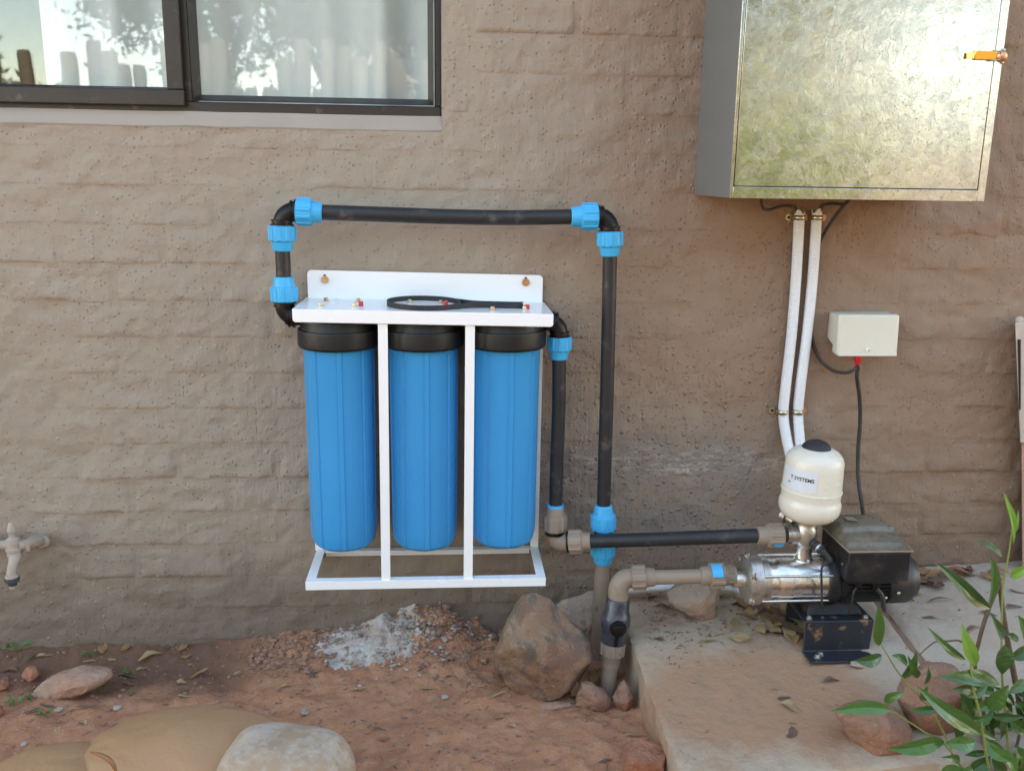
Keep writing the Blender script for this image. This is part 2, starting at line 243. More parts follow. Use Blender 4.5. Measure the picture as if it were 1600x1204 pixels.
# ------------------------------------------------------------------ mesh helpers
ROOT = {}
def tag(o, label=None, cat=None, group=None, kind=None):
    if label: o['label'] = label
    if cat: o['category'] = cat
    if group: o['group'] = group
    if kind: o['kind'] = kind
    return o
def thing(name, loc, label, cat, group=None):
    o = bpy.data.objects.new(name, None); COL.objects.link(o); o.location = loc; o.empty_display_size = .05
    ROOT[o.name] = Vector(loc); return tag(o, label, cat, group)
class MB:
    def __init__(s): s.v = []; s.f = []
    def add(s, vs, fs):
        b = len(s.v); s.v += [tuple(x) for x in vs]; s.f += [tuple(i+b for i in f) for f in fs]; return s
    def hexa(s, p):      # 0-3 bottom ring, 4-7 top ring
        return s.add(p, [(3, 2, 1, 0), (4, 5, 6, 7), (0, 1, 5, 4), (1, 2, 6, 5), (2, 3, 7, 6), (3, 0, 4, 7)])
    def box(s, a, b):
        (x0, y0, z0), (x1, y1, z1) = a, b
        x0, x1 = min(x0, x1), max(x0, x1); y0, y1 = min(y0, y1), max(y0, y1); z0, z1 = min(z0, z1), max(z0, z1)
        return s.hexa([(x0, y0, z0), (x1, y0, z0), (x1, y1, z0), (x0, y1, z0), (x0, y0, z1), (x1, y0, z1), (x1, y1, z1), (x0, y1, z1)])
    def bar(s, p, q, wx, wy, up=(0, 0, 1)):      # a rectangular bar from p to q
        p, q = Vector(p), Vector(q); a = (q-p).normalized(); u = Vector(up)
        if abs(a.dot(u)) > .95: u = Vector((0, 1, 0))
        r = a.cross(u).normalized()*wx/2; n = r.cross(a).normalized()*wy/2
        return s.hexa([p-r-n, p+r-n, p+r+n, p-r+n, q-r-n, q+r-n, q+r+n, q-r+n])
    def lathe(s, p0, axis, prof, n=32, rf=None, cap0=True, cap1=True, ref=None):
        p0 = Vector(p0); a = Vector(axis).normalized(); u = Vector(ref) if ref else (Vector((0, 0, 1)) if abs(a.z) < .9 else Vector((0, -1, 0)))
        e1 = (u-a*u.dot(a)).normalized(); e2 = a.cross(e1); b = len(s.v)
        for (tt, r) in prof:
            for k in range(n):
                th = 2*math.pi*k/n; rr = r*(rf(th, tt) if rf else 1); s.v.append(tuple(p0+a*tt+(e1*math.cos(th)+e2*math.sin(th))*rr))
        for i in range(len(prof)-1):
            for k in range(n):
                k2 = (k+1) % n; s.f.append((b+i*n+k, b+i*n+k2, b+(i+1)*n+k2, b+(i+1)*n+k))
        if cap0: s.f.append(tuple(b+k for k in range(n))[::-1])
        if cap1: s.f.append(tuple(b+(len(prof)-1)*n+k for k in range(n)))
        return s
    def tube(s, path, r, n=12, caps=True):
        P = [Vector(p) for p in path]; m = len(P); rs = r if isinstance(r, (list, tuple)) else [r]*m
        T = [(P[min(i+1, m-1)]-P[max(i-1, 0)]).normalized() for i in range(m)]
        u = Vector((0, 0, 1)) if abs(T[0].z) < .9 else Vector((0, -1, 0)); b = len(s.v)
        e = (u-T[0]*u.dot(T[0])).normalized()
        for i in range(m):
            e = (e-T[i]*e.dot(T[i])).normalized(); g = T[i].cross(e)
            for k in range(n):
                th = 2*math.pi*k/n; s.v.append(tuple(P[i]+(e*math.cos(th)+g*math.sin(th))*rs[i]))
        for i in range(m-1):
            for k in range(n):
                k2 = (k+1) % n; s.f.append((b+i*n+k, b+i*n+k2, b+(i+1)*n+k2, b+(i+1)*n+k))
        if caps: s.f.append(tuple(b+k for k in range(n))[::-1]); s.f.append(tuple(b+(m-1)*n+k for k in range(n)))
        return s
    def build(s, name, mat, parent=None, smooth=38, bevel=0, seg=2, root=None):
        me = bpy.data.meshes.new(name); off = Vector((0, 0, 0)); p = parent
        while p is not None:
            off += p.location; p = p.parent
        if root is not None: off = Vector(root)
        me.from_pydata([(v[0]-off.x, v[1]-off.y, v[2]-off.z) for v in s.v], [], s.f); me.validate(); me.update()
        me.materials.append(M[mat])
        if smooth: me.shade_smooth(); me.set_sharp_from_angle(angle=R(smooth))
        o = bpy.data.objects.new(name, me); COL.objects.link(o); o.parent = parent
        if parent is None and root is not None: o.location = root
        if bevel:
            bv = o.modifiers.new('bevel', 'BEVEL'); bv.width = bevel; bv.segments = seg; bv.limit_method = 'ANGLE'; bv.angle_limit = R(40); bv.harden_normals = False
        return o
def spline(pts, n=8):
    P = [Vector(p) for p in pts]; out = []
    for i in range(len(P)-1):
        a, b, c, d = P[max(i-1, 0)], P[i], P[i+1], P[min(i+2, len(P)-1)]
        for k in range(n):
            u = k/n; out.append(.5*((2*b)+(c-a)*u+(2*a-5*b+4*c-d)*u*u+(3*b-a-3*c+d)*u**3))
    out.append(P[-1]); return out
def arc(center_from, corner, to, r, n=9):     # rounded corner path: from -> corner -> to
    a, c, b = Vector(center_from), Vector(corner), Vector(to); u = (a-c).normalized(); v = (b-c).normalized()
    p, q = c+u*r, c+v*r; out = []
    for i in range(n+1):
        s_ = i/n; out.append((p*(1-s_)+c*s_)*(1-s_)+(c*(1-s_)+q*s_)*s_)
    return out
def fade(t): return t*t*t*(t*(t*6-15)+10)
_perm = rng.random((256, 256)).astype(np.float64)
def vnoise(x, y, scale, seed=0):
    x = np.asarray(x)*scale+seed*17.3+100; y = np.asarray(y)*scale+seed*9.7+100
    xi = np.floor(x).astype(int); yi = np.floor(y).astype(int); fx = fade(x-xi); fy = fade(y-yi)
    g = lambda a, b: _perm[a & 255, b & 255]
    return (g(xi, yi)*(1-fx)+g(xi+1, yi)*fx)*(1-fy)+(g(xi, yi+1)*(1-fx)+g(xi+1, yi+1)*fx)*fy-.5
def fbm(x, y, scale, oct=4, seed=0, gain=.5):
    s_ = 0; a = 1
    for o in range(oct): s_ = s_+a*vnoise(x, y, scale*2**o, seed+o); a *= gain
    return s_
def smst(a, b, x):
    t_ = np.clip((x-a)/(b-a), 0, 1); return t_*t_*(3-2*t_)
def grid_mesh(X, Y, Z, mask=None):
    ny, nx = X.shape; V = np.stack([X, Y, Z], -1).reshape(-1, 3); idx = np.arange(nx*ny).reshape(ny, nx)
    q = np.stack([idx[:-1, :-1], idx[:-1, 1:], idx[1:, 1:], idx[1:, :-1]], -1).reshape(-1, 4)
    if mask is not None: q = q[mask.reshape(-1)]
    m = MB(); m.v = [tuple(v) for v in V]; m.f = [tuple(f) for f in q]; return m

# ------------------------------------------------------------------ the ground
slabA, slabB = W(972, 925), W(1430, 887)            # where the slab meets the wall
def slab_z(x, d):
    tt = (x-slabA.x)/(slabB.x-slabA.x); return slabA.z+(slabB.z-slabA.z)*np.clip(tt, -.3, 1.25)-.10*d
_heap = W(690, 965); _heap2 = W(560, 990)
def ground(x, y):
    x = np.asarray(x, float); y = np.asarray(y, float); d = -y
    near = np.exp(-((x)**2)/9-((d-.3)**2)/4)
    z = .012*fbm(x, y, 3.2, 4, 3)*2+.014*fbm(x, y, 17, 4, 5)+.006*fbm(x, y, 70, 2, 8)
    z = z+.022*smst(.10, .0, d)*smst(.25, -.1, x)
    z = z+.055*np.exp(-((x-_heap.x)/.16)**2-((d-.02)/.10)**2)*(1+.9*fbm(x, y, 24, 3, 61))+.022*np.exp(-((x-_heap2.x)/.16)**2-((d-.02)/.12)**2)
    z = z+.02*smst(.30, .05, d)*smst(-.75, -.3, x)
    z = z-.018*np.exp(-((d-.12)/.10)**2)*smst(-.35, -.6, x)             # damp hollow by the wall
    z = z-.02*np.exp(-((x-.40)/.05)**2-((d-.22)/.10)**2)                 # the hole the pipes come out of
    z = z-.03*np.clip(d-.6, 0, 3)*smst(4, 1, d)
    return z
def ground_hit(px, py, extra=0.0, fn=ground):
    r = ray(px, py); lo, hi = .6, 6.0; prev = lo
    for t_ in np.arange(.6, 7, .01):
        p = CPOS+r*t_
        if p.z < float(fn(p.x, p.y))+extra: break
        prev = t_
    a, b = prev, t_
    for _ in range(20):
        m_ = (a+b)/2; p = CPOS+r*m_
        if p.z < float(fn(p.x, p.y))+extra: b = m_
        else: a = m_
    return CPOS+r*b
def slab_fn(x, y): return slab_z(x, -y)
def slab_hit(px, py): return ground_hit(px, py, 0, slab_fn)
xs = np.concatenate([-np.geomspace(240, 1.75, 26), np.arange(-1.7, 1.9, .0085), np.geomspace(1.95, 240, 26)])
ys = np.concatenate([-np.geomspace(240, 1.12, 30), np.arange(-1.1, .02, .0085), [.04, .3, 2], np.geomspace(6, 200, 8)])
X, Y = np.meshgrid(xs, ys); Z = ground(X, Y); far = smst(2.2, 4, np.hypot(X, Y)); Z = Z*(1-far)-.05*far; Z = np.where(Y > .03, -.25, Z)
tag(grid_mesh(X, Y, Z).build('ground', 'soil', smooth=0), 'bare reddish soil ground', None, kind='structure')
bpy.data.objects['ground'].data.shade_smooth()

# ------------------------------------------------------------------ the house
house = thing('house', (0, 0, 0), 'house with taupe painted rough brick wall and dark bronze window', 'house')
WF = lambda px, py: W(px, py, -.014)
ox1 = WF(690, 90).x; oz0 = WF(400, 177).z; ox0 = -1.95; oz1 = 2.02; sill_h = .034
def wall_h(x, z):
    h = .0024*fbm(x, z, 4.5, 3, 21)*2+.0010*fbm(x, z*1.3, 11, 3, 24)*2+.0018*fbm(x, z, 38, 3, 31)*2+.0018*fbm(x*.35, z, 26, 3, 41)*2
    return h
xs = np.unique(np.concatenate([np.arange(-5, -1.45, .25), np.arange(-1.45, 1.55, .008), np.arange(1.55, 5.01, .25), [ox0, ox1]]))
zs = np.unique(np.concatenate([np.arange(-.35, 1.72, .008), np.arange(1.75, 2.75, .25), [oz0-sill_h, oz1, 2.75]]))
X, Z = np.meshgrid(xs, zs); Hh = wall_h(X, Z)
cx = (X[:-1, :-1]+X[1:, 1:])/2; cz = (Z[:-1, :-1]+Z[1:, 1:])/2
keep = ~((cx > ox0) & (cx < ox1) & (cz > oz0-sill_h) & (cz < oz1))
edge = ((X >= ox0-.001) & (X <= ox1+.001) & (Z >= oz0-sill_h-.001) & (Z <= oz1+.001)); Hh = np.where(edge, 0, Hh)
wm = grid_mesh(X, -Hh, Z, keep)
wm.add([(ox1, 0, oz0-sill_h), (ox1, .2, oz0-sill_h), (ox1, .2, oz1), (ox1, 0, oz1)], [(0, 1, 2, 3)])
wm.add([(ox0, 0, oz1), (ox1, 0, oz1), (ox1, .2, oz1), (ox0, .2, oz1)], [(0, 1, 2, 3)])
wm.add([(ox0, 0, oz0-sill_h), (ox0, .2, oz0-sill_h), (ox0, .2, oz1), (ox0, 0, oz1)], [(0, 1, 2, 3)])
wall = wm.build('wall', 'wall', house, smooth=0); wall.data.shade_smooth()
# bricks under the coat of paint, each a low uneven pillow proud of its joints
PZ, PX = .0855, .232
z_ref = W(1500, 480).z; x_ref = W(1409, 460).x; nb_ = 0
k0 = math.floor((-.05-z_ref)/PZ); k1 = math.ceil((1.66-z_ref)/PZ)
for k in range(k0, k1):
    za, zb = z_ref+k*PZ, z_ref+(k+1)*PZ; course_a = random.uniform(.0004, .0022)
    for j in range(-13, 4):
        xa = x_ref+(j+(.5 if k % 2 else 0))*PX; xb = xa+PX
        if xb < -1.42 or xa > 1.45: continue
        ja, jb, jc, jd = xa+.003, xb-.003, za+.003, zb-.003
        if jd > oz0-sill_h-.004 and ja < ox1+.006:
            if jb < ox1+.04 and jc > oz0-sill_h-.03: continue
            if jb > ox1+.04 and jc > oz0-sill_h-.05: ja = ox1+.008
            else: jd = oz0-sill_h-.006
        amp = random.choice([.0004, .0008, .0012, .0018, .0024, .0030])*(1.15 if xa > .3 else .8)
        bxs = np.linspace(ja, jb, 30); bzs = np.linspace(jc, jd, 14); BX, BZ = np.meshgrid(bxs, bzs)
        wob = .012*fbm(BX, BZ, 16, 3, 50+nb_ % 40)
        ez = np.minimum(BZ-jc, jd-BZ)+wob*.8; ex_ = np.minimum(BX-ja, jb-BX)+wob
        mk_ = smst(-.30, .16, fbm(BX, BZ, 5.5, 3, 71))
        prf = smst(-.004, .007, ez)*smst(-.004, .012, ex_)
        hp = ((amp+course_a)*mk_+.0002)*prf+(.0022*mk_+random.uniform(-.0006, .0006))*((jc+jd)/2-BZ)/.04*prf
        tot = wall_h(BX, BZ)+hp; gz, gx = np.gradient(tot, bzs, bxs); nv = np.stack([-gx, -np.ones_like(gx), -gz], -1); nv /= np.linalg.norm(nv, axis=-1, keepdims=True)
        rim = np.zeros_like(BX, bool); rim[0, :] = rim[-1, :] = rim[:, 0] = rim[:, -1] = True
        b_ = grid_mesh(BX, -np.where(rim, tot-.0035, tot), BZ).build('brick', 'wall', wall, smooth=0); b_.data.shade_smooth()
        b_.data.normals_split_custom_set_from_vertices([tuple(v) for v in nv.reshape(-1, 3)]); nb_ += 1
# the other walls, the room behind the window and the roof
m = MB(); m.box((-5.2, .0, -.4), (-5.0, 5, 2.7)); m.build('side_wall', 'wall', house); m = MB(); m.box((5.0, .0, -.4), (5.2, 5, 2.7)); m.build('side_wall', 'wall', house)
m = MB(); m.box((-5, 4.9, -.4), (5, 5.1, 2.7)); m.build('rear_wall', 'wall', house)
m = MB(); m.hexa([(-5.6, -.30, 2.56), (5.6, -.30, 2.56), (5.6, 5.4, 3.3), (-5.6, 5.4, 3.3), (-5.6, -.30, 2.66), (5.6, -.30, 2.66), (5.6, 5.4, 3.4), (-5.6, 5.4, 3.4)]); m.build('roof', 'tile', house)
m = MB(); m.box((-5.6, -.335, 2.50), (5.6, -.303, 2.70)); m.build('fascia', 'houseplaster', house)
m = MB(); a0, b0 = (-2.6, .24, .1), (.9, 3.2, 2.5)
m.add([(a0[0], a0[1], a0[2]), (b0[0], a0[1], a0[2]), (b0[0], b0[1], a0[2]), (a0[0], b0[1], a0[2]), (a0[0], a0[1], b0[2]), (b0[0], a0[1], b0[2]), (b0[0], b0[1], b0[2]), (a0[0], b0[1], b0[2])], [(0, 1, 2, 3), (4, 5, 6, 7), (1, 2, 6, 5), (2, 3, 7, 6), (3, 0, 4, 7)])
m.build('room', 'room', house)
# window: outer frame > sash, beads, panes
f0, f1 = .012, .065       # frame front and back
xg1, xs1, xm0, xm1 = WF(256, 70).x, WF(287, 80).x, WF(297, 80).x, WF(308, 80).x
xg2, xbr = WF(668, 80).x, WF(676, 80).x
zg1, zs1, zg2, zb2 = WF(150, 134).z, WF(150, 164).z, WF(490, 151).z, WF(490, 160).z
win = MB()
win.box((ox0, f0, oz0), (ox1-.002, f1, zb2-.004)); win.box((xbr+.004, f0, zb2-.004), (ox1-.002, f1, oz1)); win.box((xs1-.02, f0+.001, zb2-.004), (xm0, f1, oz1)); win.box((ox0, f0, zb2-.004), (ox0+.04, f1, oz1)); win.box((ox0+.04, f0, oz1-.05), (ox1-.03, f1-.002, oz1))
window = win.build('window', 'bronze', house, bevel=.002)
s_ = MB(); s_.box((ox0+.03, -.006, zs1), (xs1, .04, zg1-.006)); s_.box((xg1+.006, -.0055, zg1-.006), (xs1, .0395, oz1-.04)); s_.box((ox0+.03, -.0055, zg1-.006), (ox0+.08, .0395, oz1-.04))
sash = s_.build('sash', 'bronze', window, bevel=.0025)
def bead(x0, x1, z0, z1, y0, y1, wd):          # mitred sloping bead round a pane
    m = MB()
    A = [(x0-wd, y0, z0-wd), (x1+wd, y0, z0-wd), (x1+wd, y0, z1+wd), (x0-wd, y0, z1+wd)]; B = [(x0, y1, z0), (x1, y1, z0), (x1, y1, z1), (x0, y1, z1)]
    C = [(p[0], y1+.004, p[2]) for p in A]
    return m.add(A+B+C, [(i, (i+1) % 4, 4+(i+1) % 4, 4+i) for i in range(4)]+[((i+1) % 4, i, 8+i, 8+(i+1) % 4) for i in range(4)])
bead(ox0+.085, xg1, zg1, oz1-.09, -.004, .018, .011).build('glazing_bead', 'bronze', window)
bead(xm1, xg2, zg2, oz1-.09, .004, .03, .013).build('glazing_bead', 'bronze', window)
m = MB(); m.box((ox0+.08, .020, zg1-.006), (xg1+.006, .024, oz1-.08)); m.build('pane', 'glass', window, smooth=0)
m = MB(); m.box((xm1-.006, .032, zg2-.006), (xg2+.006, .036, oz1-.08)); m.build('pane', 'glass', window, smooth=0)
xx = np.linspace(ox0, ox1, 60); top = oz0+.0006+0*xx; sl_ = MB(); V = []
for x_ in xx:
    n_ = float(vnoise(x_, .3, 14, 3))*.003
    V += [(x_, .20, oz0+.012), (x_, .010, oz0+.001+n_*.4), (x_, -.001, oz0-sill_h+.004+n_), (x_, .01, oz0-sill_h-.02)]
sl_.add(V, [(i*4+j, i*4+4+j, i*4+5+j, i*4+1+j) for i in range(59) for j in range(3)]); sl_.build('window_sill', 'sill', house)
# curtain
cx_ = np.linspace(W(62, 60, -.125).x, .35, 420); zc = np.linspace(.75, 2.15, 8); CX, CZ = np.meshgrid(cx_, zc)
CY = .125+.022*np.sin(CX*46+1.3*np.sin(CX*7))+.012*np.sin(CX*19+2)+.01*vnoise(CX, CZ, 6, 2)
cu = tag(grid_mesh(CX, CY, CZ).build('curtain', 'curtain', smooth=0), 'white gathered curtain hanging behind the window panes', 'curtain'); cu.data.shade_smooth()

# ------------------------------------------------------------------ concrete slab
e0 = ground_hit(985, 1000, 0, slab_fn); e1 = slab_hit(1056, 1185); fr1 = slab_hit(1560, 1186)
dirx = (e1-e0); 
def left_x(d): return e0.x+(e1.x-e0.x)*((d+e0.y)/(-e1.y+e0.y))
dF = -e1.y+.075
sl = thing('concrete_slab', (left_x(.3), -.3, 0), 'worn concrete slab with soil stains carrying the pump', 'slab')
def slab_piece(name, xl, xr, dfront, seed):
    nx, ny = 90, 80; m = MB(); top = np.zeros((ny, nx, 3))
    for j in range(ny):
        d = -.03+(dfront+.03)*j/(ny-1)
        for i in range(nx):
            a = xl(d); b = xr(d); x = a+(b-a)*i/(nx-1)
            xe = x+.006*float(fbm(d, .1, 9, 3, seed))*max(0, 1-i/4); dd = d+.005*float(fbm(x, .7, 8, 3, seed))*max(0, 1-(ny-1-j)/4)
            edge_ = min(i*(b-a)/(nx-1), (nx-1-i)*(b-a)/(nx-1), (ny-1-j)*(dfront+.03)/(ny-1))
            z = float(slab_z(x, d))+.004*float(fbm(x, d, 7, 3, seed))+.0015*float(fbm(x, d, 50, 2, seed+3))-.007*math.exp(-edge_/.005)*(1+1.4*float(vnoise(x, d, 30, 4)))
            top[j, i] = (xe, -dd, z)
    m = grid_mesh(top[..., 0], top[..., 1], top[..., 2]); base = len(m.v); ring = [(0, i) for i in range(nx)]+[(j, nx-1) for j in range(1, ny)]+[(ny-1, i) for i in range(nx-2, -1, -1)]+[(j, 0) for j in range(ny-2, 0, -1)]
    for lev in (.05, .12, .24):
        for (j, i) in ring:
            p = top[j, i]; m.v.append((p[0]+.006*float(vnoise(p[1]*1, lev+p[0], 24, seed)), p[1]+.004*float(vnoise(p[0], lev, 20, seed)), p[2]-lev))
    L = len(ring); rid = [j*nx+i for (j, i) in ring]
    for k in range(L):
        k2 = (k+1) % L; m.f.append((rid[k2], rid[k], base+k, base+k2)); m.f.append((base+k2, base+k, base+L+k, base+L+k2)); m.f.append((base+L+k2, base+L+k, base+2*L+k, base+2*L+k2))
    o = m.build(name, 'concrete', sl, smooth=60); return o
j0, j1 = slab_hit(1372, 940), slab_hit(1455, 1045)
def joint_x(d): return j0.x+(j1.x-j0.x)*((d+j0.y)/(-j1.y+j0.y))
slab_piece('slab_panel', left_x, lambda d: joint_x(d)-.006, dF, 5)
slab_piece('slab_panel', lambda d: joint_x(d)+.006, lambda d: 2.2, dF, 6)
m = MB(); nn = 30
for i in range(nn):
    d = .0+dF*i/(nn-1); x = joint_x(d); z = float(slab_z(x, d))-.008; m.v += [(x-.012, -d, z), (x+.012, -d, z)]
m.f = [(2*i, 2*i+1, 2*i+3, 2*i+2) for i in range(nn-1)]; m.build('joint_filler', 'clod', sl)

# ------------------------------------------------------------------ fittings
def ribs(nr, wfrac, amt):
    def f(th): u = (th*nr/(2*math.pi)) % 1.0; return amt if u < wfrac else 0
    return f
def nut(p, q, r_w, mat, parent, name='compression_nut', wide_first=True, r_n=None):
    p, q = Vector(p), Vector(q); L = (q-p).length; r_n = r_n or r_w*.80; rb = ribs(10, .34, .075)
    if not wide_first: p, q = q, p
    pr = [(0, r_w*.90), (.015*L/.05*.1, r_w*.97), (.04*L, r_w), (.56*L, r_w), (.60*L, r_w*.985), (.63*L, r_n*1.06), (.68*L, r_n*1.03), (.93*L, r_n*.95), (.97*L, r_n*.92), (L, r_n*.86), (L, r_n*.55)]
    def rf(th, tt): return 1+(rb(th) if .03*L < tt < .585*L else 0)
    return MB().lathe(p, q-p, pr, 80, rf).build(name, mat, parent, smooth=32)
def pipe(pts, r, mat, parent, n=20): return MB().tube(pts, r, n).build('pipe', mat, parent, smooth=50)
def elbow(a, c, b, r, mat, parent, bend=.045, flange=True):
    a, c, b = Vector(a), Vector(c), Vector(b); path = [a]+arc(a, c, b, bend, 12)+[b]
    o = MB().tube(path, r, 28).build('elbow', mat, parent, smooth=50)
    if flange:
        for p, q in ((a, c), (b, c)):
            u = (q-p).normalized()
            MB().lathe(p, u, [(0, r*1.05), (.0, r*1.24), (.004, r*1.24), (.005, r*1.06), (.010, r*1.06), (.010, r*1.16), (.013, r*1.16), (.014, r*1.0)], 32).build('collar', mat, o, smooth=30)
    return o
PD = .098   # how far the wall-hung pipes stand off the wall
def wp(px, py, d=PD): return W(px, py, d)
RN = .0282; RP = .0163
# loop from the filter, over the top and down to the ground
lp = thing('pipe_loop', wp(940, 1010), 'black poly pipe loop with blue nuts arching over the filter set', 'pipe')
pL = [wp(442, 432), wp(442, 392)]
elbow(wp(460, 494), wp(444.5, 494.5), wp(444.5, 470), .0205, 'black', lp, .03)
nut(wp(444.5, 471), wp(443, 432), RN, 'bluenut', lp)
pipe([wp(443.5, 440), wp(442.5, 412), wp(441, 384)], RP, 'hdpe', lp)
nut(wp(440.5, 352), wp(441.5, 392), RN, 'bluenut', lp)
elbow(wp(441, 353), wp(440.5, 330), wp(464, 330), .0205, 'black', lp, .034)
nut(wp(463, 330), wp(504, 332), RN, 'bluenut', lp)
pipe(spline([wp(498, 331.5), wp(600, 335), wp(700, 338.5), wp(800, 340), wp(900, 338.5)], 6), .0166, 'hdpe', lp)
nut(wp(934, 338), wp(892, 338.5), RN, 'bluenut', lp)
elbow(wp(933, 338), wp(953, 338.5), wp(953, 363), .0205, 'black', lp, .034)
nut(wp(953, 361), wp(953, 400), RN, 'bluenut', lp)
pipe(spline([wp(953, 394), wp(951, 500), wp(948, 620), wp(945, 720), wp(943, 800)], 6), RP, 'hdpe', lp)
nut(wp(942.5, 827), wp(943, 788), RN, 'bluenut', lp)
MB().lathe(wp(942.5, 828), wp(941.5, 852)-wp(942.5, 828), [(0, .0235), (.006, .0225), (.03, .0225), (.036, .0235)], 32).build('coupling_body', 'black', lp)
nut(wp(942, 848), wp(941.5, 879), RN, 'bluenut', lp)
pv = MB().tube([wp(941.5, 870), wp(938, 940), wp(935, 1000), wp(931, 1090)], .0180, 20).build('riser_pipe', 'chipped', lp, smooth=50)
# feed from the pump up to the filter
PUMP_D = .255
fp = thing('filter_feed_pipe', wp(870, 860), 'black pipe with beige painted elbow running from pump up to filter', 'pipe')
elbow(wp(862, 503), wp(874, 503.5), wp(874, 527), .0200, 'black', fp, .030)
nut(wp(874.5, 525), wp(873.5, 561), RN*.94, 'bluenut', fp)
pipe(spline([wp(873.5, 552), wp(873, 640), wp(870, 720), wp(868, 800)], 6), RP*.98, 'hdpe', fp)
MB().lathe(wp(867.5, 792), wp(867.6, 786)-wp(867.5, 792), [(0, .0205), (.008, .0198)], 32).build('blue_edge', 'bluenut', fp)
nut(wp(867, 828), wp(867.5, 789), RN*.96, 'beige', fp)
MB().lathe(wp(867, 833), wp(867, 826)-wp(867, 833), [(0, .0245), (.009, .0245)], 32).build('seal_ring', 'black', fp)
eA, eC, eB = wp(868, 832), wp(868, 846), wp(890, 846, .115)
elbow(eA, eC, eB, .0225, 'beige', fp, .026, flange=False)
pr_, pl_ = wp(1196, 836, PUMP_D), wp(918, 845.5, .150)
nl = wp(889, 846, .135); u_ = (pr_-pl_).normalized()
nut(nl, nl+u_*.052, RN*.95, 'beige', fp); MB().lathe(nl-u_*.004, u_, [(0, .0255), (.006, .0255)], 32).build('seal_ring', 'black', fp)
st_ = nl+u_*.045
pipe([st_, st_*.66+pr_*.34+Vector((0, 0, -.001)), st_*.33+pr_*.67, pr_], RP*1.0, 'hdpe', fp)
nR0, nR1 = wp(1222, 836, PUMP_D), wp(1183, 836.5, PUMP_D)
nut(nR0, nR1, RN*.94, 'beige', fp)
MB().lathe(nR0+Vector((-.012, 0, -.0)), Vector((1, 0, 0)), [(0, .0262), (.010, .0262), (.012, .024)], 32).build('collar', 'beige', fp)
m = MB(); c_ = nR0
for k in range(7):
    a = R(200+k*9); a2 = R(200+(k+1)*9); rr = RN*.995
    f_ = lambda an, dx: c_+Vector((dx, -math.cos(an-R(180))*rr*1.0, math.sin(an)*rr)) if False else c_+Vector((dx, math.cos(an)*rr, math.sin(an)*rr))
    m.add([f_(a, -.026), f_(a2, -.026), f_(a2, -.004), f_(a, -.004)], [(0, 1, 2, 3)])
m.build('blue_band', 'bluenut', fp)
# suction line: valve in the ground, elbow, pipe to the pump inlet
SD = .215
sp = thing('suction_pipe', wp(955, 1040, SD), 'beige painted suction pipe with dark valve rising beside the slab', 'pipe')
ax0 = wp(975, 902, SD)
elbow(wp(966, 935, SD), wp(966, 902, SD), wp(990, 902, SD), .0230, 'beige', sp, .036, flange=False)
nut(wp(987, 902, SD), wp(1024, 901, SD+.01), RN*.96, 'beige', sp)
pipe([wp(1016, 901.5, SD+.01), wp(1060, 900.5, SD+.02), wp(1102, 899.5, PUMP_D)], RP*1.04, 'beige', sp)
nut(wp(1131, 898.5, PUMP_D), wp(1094, 899.3, PUMP_D), RN*.96, 'beige', sp)
m = MB(); c0_ = wp(1117, 899, PUMP_D); rr = RN*1.075
for k in range(6):
    a, a2 = R(96+k*11), R(96+(k+1)*11); q_ = lambda an, dx: c0_+Vector((dx, math.cos(an)*rr, math.sin(an)*rr))
    m.add([q_(a, -.013), q_(a2, -.013), q_(a2, .011), q_(a, .011)], [(0, 1, 2, 3)])
m.build('blue_tape', 'bluenut', sp)
ib = MB().lathe(wp(1130, 898.5, PUMP_D), (1, 0, 0), [(0, .0235), (.006, .0235), (.007, .019), (.020, .019), (.021, .0215), (.026, .0215)], 32).build('threaded_adapter', 'beige', sp)
for k in range(6):
    an = k*math.pi/3+.3; c = wp(1130, 898.5, PUMP_D)+Vector((.0135, math.cos(an)*.0205, math.sin(an)*.0205)); MB().bar(c-Vector((.007, 0, 0)), c+Vector((.007, 0, 0)), .005, .005).build('lug', 'beige', ib)
v0, v1 = wp(966, 934, SD), wp(957, 1010, SD+.01)
va_ = (v1-v0).normalized()
vb_ = MB().lathe(v0, va_, [(a*1.28, b) for a, b in ((0, .025), (.004, .0275), (.022, .0275), (.028, .031), (.036, .034), (.050, .034), (.058, .030), (.066, .0272), (.086, .0272), (.090, .025))], 36).build('valve_body', 'valve', sp)
cv = v0+va_*.057+Vector((0, -.031, 0)); MB().lathe(cv, (0, -1, -.08), [(0, .019), (.006, .0185), (.007, .015), (.014, .0145), (.016, .011)], 28).build('valve_cap', 'black', vb_)
MB().bar(v0+va_*.004+Vector((0, -.0275, 0)), v0+va_*.03+Vector((0, -.029, 0)), .006, .006).build('moulded_rib', 'valve', vb_)
MB().bar(cv+va_*.018+Vector((0, .0, 0)), cv+va_*.046+Vector((0, .004, 0)), .007, .006).build('moulded_rib', 'black', vb_)
n0 = v0+va_*.106; nut(n0, n0+va_*.052, .0275, 'chipped', sp, r_n=.0225)
MB().lathe(n0+va_*.048, va_, [(0, .0215), (.012, .0210), (.013, .0185), (.15, .0180)], 28).build('stub_pipe', 'beige', sp)

